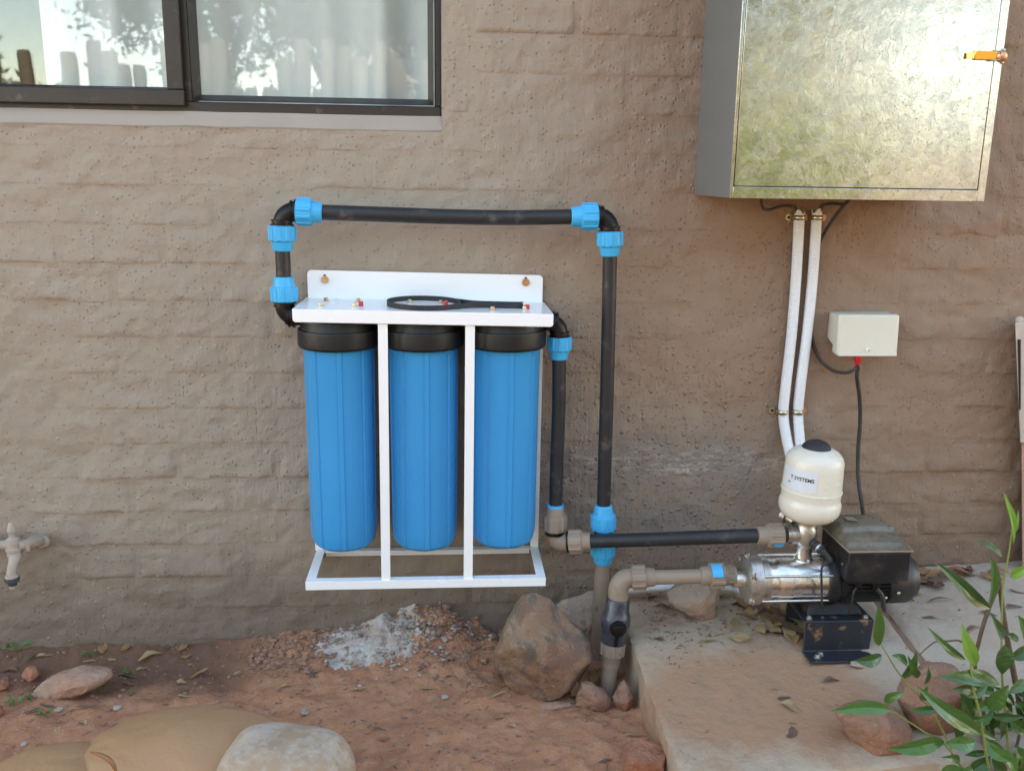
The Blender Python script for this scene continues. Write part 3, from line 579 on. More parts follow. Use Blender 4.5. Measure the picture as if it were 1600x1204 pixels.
# ------------------------------------------------------------------ filter set
BD = .196
bl, br = W(457, 503.5, BD), W(864.5, 511, BD); tl, trr = W(456.5, 483, BD), W(865, 491, BD)
kl, kr = W(482.5, 422, .004), W(847, 428.7, .004); ql, qr = W(480, 466, .004), W(848, 472, .004)
zt = (tl.z+trr.z)/2; zq = zt
slope_z = (trr.z-tl.z)/(trr.x-tl.x)
fs = thing('water_filter_set', ((bl.x+br.x)/2, -.1, W(660, 915, BD).z), 'white bracket with three tall blue filter housings on the wall', 'water filter')
xL, xR = min(tl.x, bl.x), max(trr.x, br.x); xkL, xkR = (kl.x+ql.x)/2, (kr.x+qr.x)/2
def zl(x): return tl.z+slope_z*(x-tl.x)
def rounded_plate(pts2, th, mk):       # pts2 outline in a plane, mk(u,v,w)->world
    m = MB(); n = len(pts2); m.add([mk(u, v, 0) for u, v in pts2]+[mk(u, v, th) for u, v in pts2], [tuple(range(n))[::-1], tuple(range(n, 2*n))]+[(i, (i+1) % n, n+(i+1) % n, n+i) for i in range(n)]); return m
def rr_pts(x0, x1, z0, z1, r, corners='abcd'):
    out = []
    for c, (cx, cz, a0) in zip('abcd', ((x1-r, z1-r, 0), (x0+r, z1-r, 90), (x0+r, z0+r, 180), (x1-r, z0+r, 270))):
        if c in corners: out += [(cx+r*math.cos(R(a0+k*15)), cz+r*math.sin(R(a0+k*15))) for k in range(7)]
        else: out.append((x1 if c in 'ad' else x0, z1 if c in 'ab' else z0))
    return out
hb = ((kl.z+kr.z)/2)-zt
brk = rounded_plate(rr_pts(xkL, xkR, -.002, hb, .010, 'ab'), .003, lambda u, v, w_: (u, -.0085-w_, zl(u)+v)).build('back_plate', 'white', fs, bevel=.0006)
lipd = tl.z-bl.z
rounded_plate([(xL, -BD+.004), (xR, -BD+.004), (xkR+.004, -.009), (xkL-.004, -.009)], -.003, lambda u, v, w_: (u, v, zl(u)+w_)).build('top_plate', 'white', fs)
pts = rr_pts(xL, xR, -lipd, .0, .007, 'cd')
m = rounded_plate(pts, .003, lambda u, v, w_: (u, -BD+.003-w_, zl(u)+v)); m.build('front_lip', 'white', fs, bevel=.0016, seg=3)
# housings
HC = [W(531.5, 600, .100).x, W(662.5, 600, .100).x, W(790, 600, .100).x]
zsb = [W(532, 858, .14).z, W(664, 857, .14).z, W(789, 853, .14).z]
rsump, rcap = .0755, .0905
for i in range(3):
    x = HC[i]; ztop = zl(x)-.003; zb = zsb[i]; zc0 = W(x and [529, 662, 791][i], 549, .19).z; Hs = zc0-zb+.004
    def rf(th, tt, Hs=Hs):
        a = (math.degrees(th)+ 360-3) % 45; e = 0
        if tt > .004: e = .034 if a < 7.5 else 0
        if tt > .004 and (a > 43 or 7.5 <= a < 9.5): e = -.006
        return 1+e
    prof = [(0, .030), (.0005, .056), (.004, .0635), (.011, .0695), (.022, .0720), (.05, .0732), (Hs*.5, .0742), (Hs-.012, rsump), (Hs-.004, rsump*1.03), (Hs, rsump*1.03)]
    hs = MB().lathe((x, -.100, zb), (0, 0, 1), prof, 192, rf).build('filter_housing', 'sump', fs, smooth=25)
    zc = zc0; hc = ztop-zc-.0008
    cap = MB().lathe((x, -.100, zc-.004), (0, 0, 1), [(0, rcap*.90), (.001, rcap*.965), (.006, rcap), (.036, rcap), (.041, rcap*.985), (.0415, rcap*.93), (.052, rcap*.90), (hc*.9, rcap*.86), (hc, rcap*.80)], 96, lambda th, tt: 1).build('cap', 'blackcap', hs, smooth=25)
    MB().box((x-.05, -.145, zc+.043), (x+.05, -.055, zc+hc-.006)).build('cap_head', 'blackcap', hs, bevel=.003)
    MB().lathe((x, -.100, zb-.002), (0, 0, 1), [(0, .012), (.003, .018), (.006, .02)], 24).build('foot_boss', 'sump', hs)
# ports towards the elbows
for px0, px1, s_ in ((447, 500, 0), (830, 868, 2)):
    a, b = W(px0, 494 if s_ == 0 else 503, PD), W(px1, 496 if s_ == 0 else 503, PD)
    MB().tube([a, b], .019, 20).build('port', 'black', fs)
# guard frame: two front bars, rear legs, bottom ring of angle iron
fl0, fr0 = W(477, 909, BD), W(853, 902.5, BD); zf = (fl0.z+fr0.z)/2; zfb = (W(477, 922, BD).z+W(853, 915, BD).z)/2
fz = lambda x: fl0.z+(fr0.z-fl0.z)*(x-fl0.x)/(fr0.x-fl0.x)
def angle_bar(p, q, hdir, wv, wh, th=.003):
    p, q = Vector(p), Vector(q); h_ = Vector(hdir); m = MB(); u = Vector((0, 0, 1))
    m.hexa([p, p+h_*th, q+h_*th, q, p-u*wv, p+h_*th-u*wv, q+h_*th-u*wv, q-u*wv]) if False else None
    A = [p, p+h_*wh, p+h_*wh-u*th, p+h_*th-u*th, p+h_*th-u*wv, p-u*wv]; B = [v+(q-p) for v in A]
    return m.add(A+B, [(5, 4, 3, 2, 1, 0), (6, 7, 8, 9, 10, 11)]+[(i, (i+1) % 6, 6+(i+1) % 6, 6+i) for i in range(6)])
wv = zf-zfb; xl_, xr_ = fl0.x, fr0.x
rb_l, rb_r = W(497, 858, .012), W(836, 846, .012)
angle_bar((xl_, -BD, fz(xl_)), (xr_, -BD, fz(xr_)), (0, 1, 0), wv, .021).build('front_rail', 'white', fs, bevel=.0008)
angle_bar((xl_, -BD+.0215, fz(xl_)-.0004), (xl_, -.006, fz(xl_)-.0004), (1, 0, 0), wv, .021).build('side_rail', 'white', fs, bevel=.0008)
angle_bar((xr_, -BD+.0215, fz(xr_)-.0004), (xr_, -.006, fz(xr_)-.0004), (-1, 0, 0), wv, .021).build('side_rail', 'white', fs, bevel=.0008)
angle_bar((xl_+.022, -.006, fz(xl_)), (xr_-.022, -.006, fz(xr_)), (0, -1, 0), wv, .021).build('rear_rail', 'white', fs, bevel=.0008)
for (pt, pb) in ((599.5, 601), (735.5, 730)):
    a, b = W(pt, 510, BD-.006), W(pb, 902, BD-.006); b = Vector((a.x*.4+b.x*.6, b.y, fz(b.x)-.004)); a = Vector((a.x*.6+b.x*.4, a.y, zl(a.x)-.004))
    MB().bar(a, b, .0205, .0035, up=(0, 1, 0)).build('guard_bar', 'white', fs, bevel=.0006)
for px in (489, 841):
    x = W(px, 560, .006).x; MB().bar((x, -.008, zl(x)-.004), (x, -.008, fz(x)-.004), .020, .003, up=(0, 1, 0)).build('rear_leg', 'white', fs, bevel=.0006)
def hexbolt(p, ax, r, h, mat, parent, washer=True, name='bolt'):
    p = Vector(p); ax = Vector(ax).normalized()
    o = MB().lathe(p+ax*.002, ax, [(0, r), (h*.85, r), (h, r*.86)], 6).build(name, mat, parent, smooth=20)
    if washer: MB().lathe(p, ax, [(0, r*1.45), (.0018, r*1.45)], 24).build('washer', mat, o)
    return o
for px, py, mt in ((507.5, 437, 'zinc'), (821.5, 441, 'copper')):
    p = W(px, py, .0117); hexbolt(p, (0, -1, 0), .0062, .006, mt, fs)
    q = p+Vector((0, .0005, .009)); MB().box((q.x-.0028, q.y-.0004, q.z-.007), (q.x+.0028, q.y+.002, q.z+.003)).build('keyhole', 'void', fs)
def plate_hit(px, py):
    r = ray(px, py); t_ = (zl(W(px, py, .1).x)-CPOS.z)/r.z; return CPOS+r*t_
for px, py, mt in ((501, 477.5, 'zinc'), (509.5, 470, 'copper'), (554, 478.5, 'zinc'), (560, 471, 'copper'), (640, 473, 'zinc'), (689, 474, 'copper'), (769.5, 484, 'copper'), (819.5, 483, 'zinc'), (816, 476, 'zinc')):
    hexbolt(plate_hit(px, py)-Vector((0, 0, .0005)), (0, 0, 1), .0048, .006, mt, fs, name='screw')
for px, py in ((564, 478), (824, 483), (697, 477)):
    p = plate_hit(px, py); MB().lathe(p, (0, 0, 1), [(0, .0052), (.009, .005), (.0105, .0042)], 20).build('pressure_button', 'red', fs)
# strap wrench lying on the plate
wc = plate_hit(663, 478); wr = thing('filter_wrench', wc, 'flat black ring wrench lying on the white filter bracket', 'wrench')
ringr = (W(720, 478, .1).x-W(606, 478, .1).x)/2
path_c = Vector((wc.x, wc.y, 0)); hz = .0125
he = plate_hit(815, 481)
def band(pts, th, z0, z1, name):
    m = MB(); n = len(pts); V = []
    for i, p in enumerate(pts):
        a = pts[max(i-1, 0)]; b = pts[min(i+1, n-1)]; tdir = Vector((b[0]-a[0], b[1]-a[1], 0)).normalized(); nrm = Vector((tdir.y, -tdir.x, 0))*th/2
        for sgn, zz in ((1, z0), (1, z1), (-1, z1), (-1, z0)): V.append((p[0]+nrm.x*sgn, p[1]+nrm.y*sgn, zl(p[0])+zz))
    m.add(V, [(i*4+j, i*4+(j+1) % 4, i*4+4+(j+1) % 4, i*4+4+j) for i in range(n-1) for j in range(4)]+[(3, 2, 1, 0), ((n-1)*4, (n-1)*4+1, (n-1)*4+2, (n-1)*4+3)])
    return m.build(name, 'rubber', wr, smooth=40)
ry = ringr*.98; a0_ = 12
ring = [(wc.x+ringr*math.cos(R(a)), wc.y+ry*math.sin(R(a))) for a in range(a0_, 361-a0_, 6)]
band(ring, .0035, .0012, hz, 'ring_band')
hx0 = ring[0][0]; hy = wc.y; tipx = he.x; s1 = (wc.x+ringr*math.cos(R(-38)), wc.y+ry*math.sin(R(-38))); s2 = (wc.x+ringr*math.cos(R(38)), wc.y+ry*math.sin(R(38)))
hand = [s1, (hx0+.012, hy-.030), (hx0+.035, hy-.016), (hx0+.07, hy-.0125), (tipx-.006, hy-.012), (tipx, hy-.008), (tipx, hy+.006), (tipx-.006, hy+.010), (hx0+.07, hy+.0115), (hx0+.035, hy+.016), (hx0+.012, hy+.030), s2]
band([tuple(p)[:2] for p in spline([(a, b, 0) for a, b in hand], 4)], .003, .0014, hz-.0003, 'handle_band')
band([(hx0+.03, hy), (tipx-.002, hy)], .022, .003, .006, 'handle_web')

# ------------------------------------------------------------------ the pump
PZ0 = W(1240, 903, PUMP_D).z; AX = lambda px, py=903: W(px, py, PUMP_D)
xa = {k: AX(k).x for k in (1147, 1160, 1166, 1182, 1192, 1284, 1296, 1312, 1374, 1380, 1412, 1424)}
pu = thing('water_pump', (AX(1300).x, -PUMP_D, float(slab_z(AX(1300).x, PUMP_D))), 'stainless and black water pump bolted on the concrete slab', 'pump')
cy, czp = -PUMP_D, PZ0
def axl(prof, name, mat, parent, n=48, rf=None, sm=35): return MB().lathe((0, cy, czp), (1, 0, 0), prof, n, rf, ref=(0, 0, 1)).build(name, mat, parent, smooth=sm)
rB = .0495
barrel = axl([(xa[1192], rB), (xa[1192]+.012, rB), (xa[1192]+.014, rB*.985), (xa[1192]+.027, rB*.985), (xa[1192]+.029, rB), (xa[1192]+.05, rB), (xa[1192]+.052, rB*1.012), (xa[1192]+.058, rB*1.012), (xa[1192]+.06, rB), (xa[1284]+.002, rB)], 'pump_barrel', 'steel', pu, 64)
axl([(xa[1147]-.004, .0185), (xa[1160]+.002, .0185)], 'inlet_nipple', 'steel', pu)
flg = axl([(xa[1160]-.002, .030), (xa[1160]+.004, .048), (xa[1166], .0555), (xa[1166]+.012, .0575), (xa[1182], .0575), (xa[1182]+.003, .054), (xa[1192]+.004, .0525)], 'end_flange', 'cast', pu, 48)
for an in (22, 90-26, 180-22, 180+22, 270, 360-22):
    a = R(an); yy, zz = cy+math.cos(a)*.057*(-1), czp+math.sin(a)*.057
for an in (30, 100, 150, 218, 322):
    a = R(an); p = Vector((0, cy-math.cos(a)*.0555, czp+math.sin(a)*.0555))
    MB().tube([p+Vector((xa[1182], 0, 0)), p+Vector((xa[1296], 0, 0))], .0030, 10).build('tie_rod', 'steel', pu)
    hexbolt(p+Vector((xa[1166]+.004, 0, 0)), (-1, 0, 0), .0062, .008, 'cast', flg, name='nut')
axl([(xa[1284], .057), (xa[1284]+.006, .060), (xa[1296], .060), (xa[1296]+.006, .054), (xa[1312], .052)], 'motor_flange', 'motor', pu)
def fin(th, tt):
    u = (th*34/(2*math.pi)) % 1; return 1.13 if u < .42 else 1
motor = axl([(xa[1312]-.004, .046), (xa[1312]+.002, .049), (xa[1374]+.002, .049), (xa[1374]+.004, .046)], 'motor_body', 'motor', pu, 34*6, fin, 25)
fan = axl([(xa[1374], .056), (xa[1374]+.004, .0595), (xa[1412]-.008, .0590), (xa[1412], .055), (xa[1424]-.004, .047), (xa[1424], .036)], 'fan_cowl', 'fan', pu, 48)
for an in (215, 325): p = Vector(((xa[1374]+xa[1380])/2+.008, cy-abs(math.cos(R(an)))*.059, czp+math.sin(R(an))*.0)); 
MB().lathe((xa[1380]+.008, cy-.0575, czp-.012), (0, -1, -.2), [(0, .0042), (.003, .0042), (.0045, .003)], 16).build('cowl_screw', 'zinc', fan)
MB().lathe((xa[1374]-.010, cy-.054, czp-.024), (0, -1, -.4), [(0, .0042), (.003, .0042), (.0045, .003)], 16).build('body_bolt', 'zinc', motor)
# terminal box with smoked lid
tb0, tb1 = W(1327, 864, PUMP_D+.085), W(1425, 861, PUMP_D+.085); yF = -(PUMP_D+.085); yB = yF+.158; ztb = (tb0.z+tb1.z)/2
bx0, bx1 = tb0.x, tb1.x; zlow = W(1375, 918, PUMP_D+.085).z
# black box: front steps in below
o_ = [(0, 0), (1, 0)]
def prism(outline, z0, z1, inset=0):
    m = MB(); n = len(outline); cxm = sum(p[0] for p in outline)/n; cym = sum(p[1] for p in outline)/n
    T = [(cxm+(p[0]-cxm)*(1-inset), cym+(p[1]-cym)*(1-inset), z1) for p in outline]
    return m.add([(p[0], p[1], z0) for p in outline]+T, [tuple(range(n))[::-1], tuple(range(n, 2*n))]+[(i, (i+1) % n, n+(i+1) % n, n+i) for i in range(n)])
outl = [(bx0, yF), (bx1, yF), (bx1, yF+.055), (bx1-.012, yF+.115), (bx1-.034, yB), (bx0+.012, yB), (bx0-.0, yB-.012)]
tbx = prism(outl, zlow+.014, ztb-.001).build('terminal_box', 'motor', pu, bevel=.003)
prism([(bx0+.010, yF+.006), (bx1-.018, yF+.006), (bx1-.024, yB-.03), (bx0+.010, yB-.03)], czp+.02, zlow+.0145).build('box_foot', 'motor', pu, bevel=.003)
prism([(p[0]+(.0025 if p[0] > bx0+.02 else -.0025), p[1]+(-.0025 if p[1] < yF+.02 else .001)) for p in outl], ztb, ztb+.0035).build('lid_rim', 'lidrim', tbx, bevel=.0008)
nxl, nyl = 34, 34; LX = np.zeros((nyl, nxl)); LY = LX.copy(); LZ = LX.copy()
for j in range(nyl):
    v_ = j/(nyl-1); y = yF+v_*(yB-yF)
    xr0 = bx1 if v_ < .35 else (bx1-.012*(v_-.35)/.38 if v_ < .73 else bx1-.012-.022*(v_-.73)/.27)
    for i in range(nxl):
        u_ = i/(nxl-1); LX[j, i] = bx0+(xr0-bx0)*u_; LY[j, i] = y
        e_ = min(u_*(xr0-bx0), (1-u_)*(xr0-bx0), v_*.158, (1-v_)*.158)
        step = .018*smst(.0, .040, v_*.158)*(1)+.012*smst(.050, .062, v_*.158-.012*math.sin(u_*3))
        LZ[j, i] = ztb+.0035+min(step*smst(-.002, .012, min(u_, 1-u_)*(xr0-bx0))*smst(-.004, .02, (1-v_)*.158), .04)+.0006*math.sin(v_*60)*(v_ < .35)
lidm = grid_mesh(LX, LY, LZ).build('clear_lid', 'lid', tbx, smooth=50)
MB().add([(bx0+.035, yF+.098, ztb+.0358), (bx0+.060, yF+.092, ztb+.0358), (bx0+.056, yF+.118, ztb+.0360), (bx0+.036, yF+.122, ztb+.0358)], [(0, 1, 2, 3)]).build('lid_sticker', 'lidrim', tbx, smooth=0)
MB().lathe((bx0-.002, yF+.02, ztb-.035), (-1, 0, 0), [(0, .004), (.003, .004)], 12).build('box_screw', 'zinc', tbx)
MB().lathe((bx0+.038, yF+.022, zlow+.016), (0, 0, -1), [(0, .011), (.014, .0105), (.016, .008), (.024, .0075)], 20).build('cable_gland', 'black', tbx)
MB().lathe((bx0+.078, yF+.022, zlow+.016), (0, 0, -1), [(0, .011), (.016, .0105), (.018, .008), (.028, .0075)], 20).build('cable_gland', 'black', tbx)
# base bracket
b0, b1 = W(1259, 970, PUMP_D+.060), W(1365, 969, PUMP_D+.060); g0, g1 = W(1262, 1012, PUMP_D+.060), W(1360, 1010, PUMP_D+.060); h0, h1 = W(1268, 1031, PUMP_D+.105), W(1372, 1026, PUMP_D+.105)
zb_t = (b0.z+b1.z)/2; zb_b = float(slab_z((b0.x+b1.x)/2, PUMP_D+.08))+.005; yb = -(PUMP_D+.060)
m = MB(); x0, x1 = b0.x, b1.x
prof2 = [(yb+.115, zb_t), (yb, zb_t), (yb, zb_b), (yb-.045, zb_b-.002), (yb-.045, zb_b-.0065), (yb+.005, zb_b-.0045), (yb+.005, zb_t-.005), (yb+.115, zb_t-.005)]
n = len(prof2); m.add([(x0-.002 if p[1] > zb_t-.006 else x0, *p) for p in prof2]+[(x1+.002 if p[1] > zb_t-.006 else x1-.002, *p) for p in prof2], [tuple(range(n)), tuple(range(n, 2*n))[::-1]]+[(i, n+i, n+(i+1) % n, (i+1) % n) for i in range(n)])
bb = m.build('base_bracket', 'base', pu, bevel=.002)
m = MB(); m.hexa([(x0, yb+.110, zb_b-.03), (x1, yb+.110, zb_b-.03), (x1, yb+.115, zb_b-.03), (x0, yb+.115, zb_b-.03), (x0, yb+.110, zb_t-.005), (x1, yb+.110, zb_t-.005), (x1, yb+.115, zb_t-.005), (x0, yb+.115, zb_t-.005)]); m.build('rear_leg', 'base', pu)
MB().hexa([(x0+.012, cy-.035, zb_t+.0005), (x1-.014, cy-.035, zb_t+.0005), (x1-.014, cy+.04, zb_t+.0005), (x0+.012, cy+.04, zb_t+.0005), (x0+.024, cy-.016, czp-.047), (x1-.026, cy-.016, czp-.047), (x1-.026, cy+.016, czp-.047), (x0+.024, cy+.016, czp-.047)]).build('motor_foot', 'motor', pu, bevel=.003)
for xx_, yy_, zz_ in ((x0+.013, yb+.014, zb_t), (x1-.013, yb+.014, zb_t), (x0+.022, yb-.026, zb_b-.001), (x0+.034, yb-.016, zb_b-.001)):
    hexbolt((xx_, yy_, zz_), (0, 0, 1), .0050, .0045, 'cast', bb)
MB().lathe((x0+.045, yb+.016, zb_t), (0, 0, 1), [(0, .004), (.003, .0035), (.004, .002)], 12).build('earth_screw', 'hosegrey', bb)
# five way fitting and sensor
cf = W(1258, 834, PUMP_D); ctop = W(1262, 806, PUMP_D); cbot = Vector((cf.x, cy, czp+rB-.004))
fv = MB().lathe((cf.x, cy, cf.z-.030), (0, 0, 1), [(0, .0195), (.006, .021), (.009, .024), (.020, .0255), (.036, .0255), (.046, .024), (.050, .0215), (.058, .0215), (.0585, .0235), (.066, .0235)], 36).build('manifold', 'cast', pu)
MB().lathe(cbot, (0, 0, 1), [(0, .023), (.004, .022), (.007, .018), (cf.z-.028-cbot.z, .018)], 32).build('outlet_neck', 'steel', pu)
MB().lathe(cf+Vector((-.01, 0, 0)), (-1, 0, 0), [(0, .0195), (.012, .0195), (.013, .022), (.026, .022), (.0265, .0185), (.034, .0185)], 32).build('side_port', 'cast', pu)
gp = cf+Vector((-.018, .022, .022)); gd = Vector((-.55, .75, .26)); MB().lathe(gp, gd, [(0, .013), (.018, .013), (.019, .018), (.032, .018), (.033, .0165), (.034, .0)], 32, cap1=False).build('pressure_gauge', 'cast', pu)
qp = cf+Vector((.008, -.022, -.010)); qd = Vector((.55, -.60, -.42)); sg = MB().lathe(qp, qd, [(0, .010), (.006, .010), (.007, .0115), (.015, .0115), (.016, .009), (.020, .009), (.021, .0115), (.027, .0115), (.028, .008), (.036, .0075)], 6*4).build('sensor_plug', 'rubber', pu)
MB().lathe(qp+qd.normalized()*.0155, qd, [(0, .0102), (.0045, .0102)], 24).build('plug_ring', 'cast', sg)
qe = qp+qd.normalized()*.034
cb = [qe, qe+Vector((.012, -.010, -.016)), W(1284.5, 885, PUMP_D+.068), W(1284, 920, PUMP_D+.067), W(1285, 947, PUMP_D+.064), W(1292, 955, PUMP_D+.05)]
MB().tube(spline(cb, 8), [.0062 if i < 10 else (.0045 if i < 16 else .0026) for i in range(41)], 10).build('sensor_cable', 'cable', pu)
pw = [Vector((bx0+.078, yF+.022, zlow-.008)), W(1378, 930, PUMP_D+.070), W(1380, 945, PUMP_D+.066), W(1382, 952, PUMP_D+.04)]
MB().tube(spline(pw, 6), .0052, 10).build('power_lead', 'cable', pu)
MB().tube(spline([Vector((bx0+.038, yF+.022, zlow-.004)), W(1334, 925, PUMP_D+.066), W(1331, 940, PUMP_D+.064), W(1326, 958, PUMP_D+.055)], 6), .0022, 8).build('sensor_lead', 'cable', pu)

# pressure tank
tp0, tp1 = W(1262, 811, PUMP_D), W(1276, 697, PUMP_D-.0); ta = (tp1-tp0); TL = ta.length; ta = ta.normalized()
tk = thing('pressure_tank', tp0, 'small cream pressure tank with black dome cap above the pump', 'pressure tank')
rt = .0655
S_ = TL/.16
tprof = [(.0, .020), (.001, .036), (.004, .048), (.010, .057), (.020, .0645), (.030, .0672), (.040, .0672), (.046, .0655), (.050, .0640), (.055, .0638), (.060, .0646), (.066, .0648), (.0665, .0662), (.069, .0662), (.0695, .0645), (.115, .0630), (.130, .0625), (.140, .0590), (.148, .052), (.155, .040), (.158, .026), (.160, .02)]
MB().lathe(tp0, ta, [(a*S_, b) for a, b in tprof], 72, ref=(-1, 0, 0)).build('tank_body', 'cream', tk, smooth=28)
MB().lathe(tp0-ta*.018, ta, [(0, .0170), (.012, .0170), (.013, .0200), (.020, .0225)], 32).build('tank_neck', 'cream', tk)
MB().lathe(tp0+ta*(TL-.008), ta, [(0, .0318), (.006, .0312), (.012, .028), (.018, .0215), (.0215, .012), (.0225, .004)], 40).build('valve_cap', 'rubber', tk, smooth=60)
# sticker and lettering wrapped on the tank
ex = Vector((0, -1, 0)); ex = (ex-ta*ex.dot(ta)).normalized(); ey = ta.cross(ex)   # ex towards the camera, ey towards +x?
if ey.x < 0: ey = -ey
def on_tank(th, hh, off): # th angle from front, + to the right
    rr = np.interp(hh/S_, [.0695, .115, .130], [.0645, .0630, .0625])+off; return tp0+ta*hh+(ex*math.cos(th)+ey*math.sin(th))*rr
m = MB(); na, nh = 16, 6; th0, th1 = R(-95), R(-14)
for j in range(nh+1):
    for i in range(na+1): m.v.append(tuple(on_tank(th0+(th1-th0)*i/na, (.077+.044*j/nh)*S_, .0006)))
m.f = [(j*(na+1)+i, j*(na+1)+i+1, (j+1)*(na+1)+i+1, (j+1)*(na+1)+i) for j in range(nh) for i in range(na)]
stk = m.build('sticker', 'label', tk)
def text_mesh(body, size):
    cu_ = bpy.data.curves.new('t', 'FONT'); cu_.body = body; cu_.size = size; cu_.resolution_u = 3; cu_.offset = size*.022
    o = bpy.data.objects.new('t', cu_); COL.objects.link(o); dg = bpy.context.evaluated_depsgraph_get(); me = bpy.data.meshes.new_from_object(o.evaluated_get(dg))
    vs = [v.co.copy() for v in me.vertices]; fs_ = [tuple(p.vertices) for p in me.polygons]; bpy.data.objects.remove(o); bpy.data.curves.remove(cu_); bpy.data.meshes.remove(me); return vs, fs_
def wrap_text(body, size, th_right, hh, mat):
    vs, fs_ = text_mesh(body, size); xm_ = max(v.x for v in vs); m = MB(); m.v = [tuple(on_tank(th_right+(v.x-xm_)/.064, hh+v.y, .0010)) for v in vs]; m.f = fs_; return m.build('lettering', mat, stk, smooth=0)
wrap_text('T SYSTEMS', .0115, R(-20), .0985*S_, 'ink')
m = MB()
for (a0_, a1_, h_, t_) in ((-62, -36, .0925, .0012), (-74, -68, .0885, .004)):
    m.add([on_tank(R(a0_), h_*S_, .0010), on_tank(R(a1_), h_*S_, .0010), on_tank(R(a1_), (h_+t_)*S_, .0010), on_tank(R(a0_), (h_+t_)*S_, .0010)], [(0, 1, 2, 3)])
m.build('small_print', 'greyink', stk, smooth=0)

# ------------------------------------------------------------------ galvanised cabinet
GD = .275
gb_l, gb_r = W(1136, 311.5, GD), W(1537, 313, GD); gt_l, gt_r = W(1166, 0, GD), W(1579, 0, GD)
xg_l = gb_l.x*.6+gt_l.x*.4; xg_r = gb_r.x*.6+gt_r.x*.4; zg = (gb_l.z+gb_r.z)/2; zgt = 1.86
gc = thing('electrical_cabinet', ((xg_l+xg_r)/2, -.0, zg), 'galvanised steel cabinet with a hinged door on the wall', 'cabinet')
xwl = W(1085, 304, .002).x
gs = (gb_r.z-gb_l.z)/(gb_r.x-gb_l.x)
m = MB(); m.hexa([(xg_l, -GD+.001, zg), (xg_r, -GD+.001, zg), (xg_r, -.004, zg), (xg_l, -.004, zg), (xg_l, -GD+.001, zgt), (xg_r, -GD+.001, zgt), (xg_r, -.004, zgt), (xg_l, -.004, zgt)])
m.build('cabinet_body', 'galvside', gc, bevel=.0015)
dl, dr, db = W(1143, 292, GD).x*.5+W(1171, 0, GD).x*.5, W(1526, 300, GD).x*.55+W(1564, 0, GD).x*.45, W(1330, 293, GD).z
m = MB(); m.box((xg_l, -GD-.001, zg), (dl-.0018, -GD+.001, zgt)); m.build('frame_strip', 'galv', gc, bevel=.0007)
m = MB(); m.box((dr+.0018, -GD-.0008, zg), (xg_r, -GD+.001, zgt)); m.build('frame_strip', 'galv', gc, bevel=.0007)
m = MB(); m.box((dl-.0018, -GD-.0009, zg), (dr+.0018, -GD+.001, db-.0018)); m.build('frame_strip', 'galv', gc, bevel=.0007)
m = MB(); m.box((dl, -GD-.0012, db), (dr, -GD+.0008, zgt-.03)); m.build('door', 'galv', gc, bevel=.0007)
m = MB(); m.box((dl-.004, -GD+.0012, db-.004), (dr+.004, -GD+.0006, zgt-.03)); m.build('door_gap', 'void', gc, smooth=0)
lt = W(1545, 86, GD); la = W(1520, 87, GD); lb = W(1556, 86, GD)
la_o = MB(); la_o.hexa([(la.x, -GD-.006, la.z-.0085), (lb.x, -GD-.004, la.z-.0085), (lb.x, -GD-.0012, la.z-.0085), (la.x, -GD-.0012, la.z-.0085), (la.x, -GD-.011, la.z+.0085), (lb.x, -GD-.006, la.z+.0085), (lb.x, -GD-.0012, la.z+.0085), (la.x, -GD-.0012, la.z+.0085)])
lo_ = la_o.build('latch', 'yzinc', gc, bevel=.0015)
MB().bar((la.x-.016, -GD-.006, la.z-.001), (la.x, -GD-.004, la.z), .004, .011).build('latch_tongue', 'yzinc', lo_)
MB().tube([(lb.x-.014, -GD-.010, la.z+.009), (lb.x+.004, -GD-.009, la.z+.008), (lb.x+.004, -GD-.009, la.z-.008), (lb.x-.014, -GD-.010, la.z-.009)], .0014, 8).build('latch_loop', 'zinc', lo_)
MB().lathe((lb.x+.012, -GD-.001, la.z), (0, -1, 0), [(0, .0125), (.002, .0125), (.006, .009), (.009, .005)], 20).build('latch_keeper', 'copper', lo_)
for dz in (-.0115, .0115): MB().lathe((lb.x+.014, -GD-.001, la.z+dz), (0, -1, 0), [(0, .0038), (.002, .0032), (.003, .001)], 14).build('rivet', 'zinc', lo_)

# ------------------------------------------------------------------ conduits, saddles, cables, socket
def conduit(px_pts, label):
    pts = spline([W(x, y, d) for x, y, d in px_pts], 10); L = [0]
    for i in range(1, len(pts)): L.append(L[-1]+(pts[i]-pts[i-1]).length)
    n = int(L[-1]/.0012); P = []; rs = []
    for k in range(n):
        s_ = L[-1]*k/(n-1); i = min(np.searchsorted(L, s_, side='right')-1, len(pts)-2); u_ = (s_-L[i])/max(1e-9, L[i+1]-L[i]); P.append(pts[i].lerp(pts[i+1], u_)); rs.append(.0124+(.0003, .0004, -.0005, -.0006)[k % 4])
    t_ = thing('flexible_conduit', pts[-1], label, 'conduit', 'white conduits under the cabinet'); MB().tube(P, rs, 18).build('corrugated_tube', 'conduit', t_, smooth=0)
    t_.children[0].data.shade_smooth()
    # torn top end
    p = P[0]; m = MB(); nn = 18
    for k in range(nn):
        th = 2*math.pi*k/nn; hgt = .004+.012*abs(math.sin(th*1.5+px_pts[0][0]))*(1 if k % 5 else .3)
        for rr, hh in ((.0118, -.004), (.0122, hgt)): m.v.append((p.x+math.cos(th)*rr, p.y+math.sin(th)*rr, p.z+hh))
    m.f = [(2*k, 2*((k+1) % nn), 2*((k+1) % nn)+1, 2*k+1) for k in range(nn)]; m.build('torn_end', 'conduit', t_, smooth=0); return P
conduit([(1249, 338, .02), (1244, 430, .022), (1237, 520, .024), (1228, 600, .022), (1224, 645, .018), (1229, 685, .03), (1240, 735, .06), (1246, 790, .09)], 'white corrugated conduit, the one farther from the socket box')
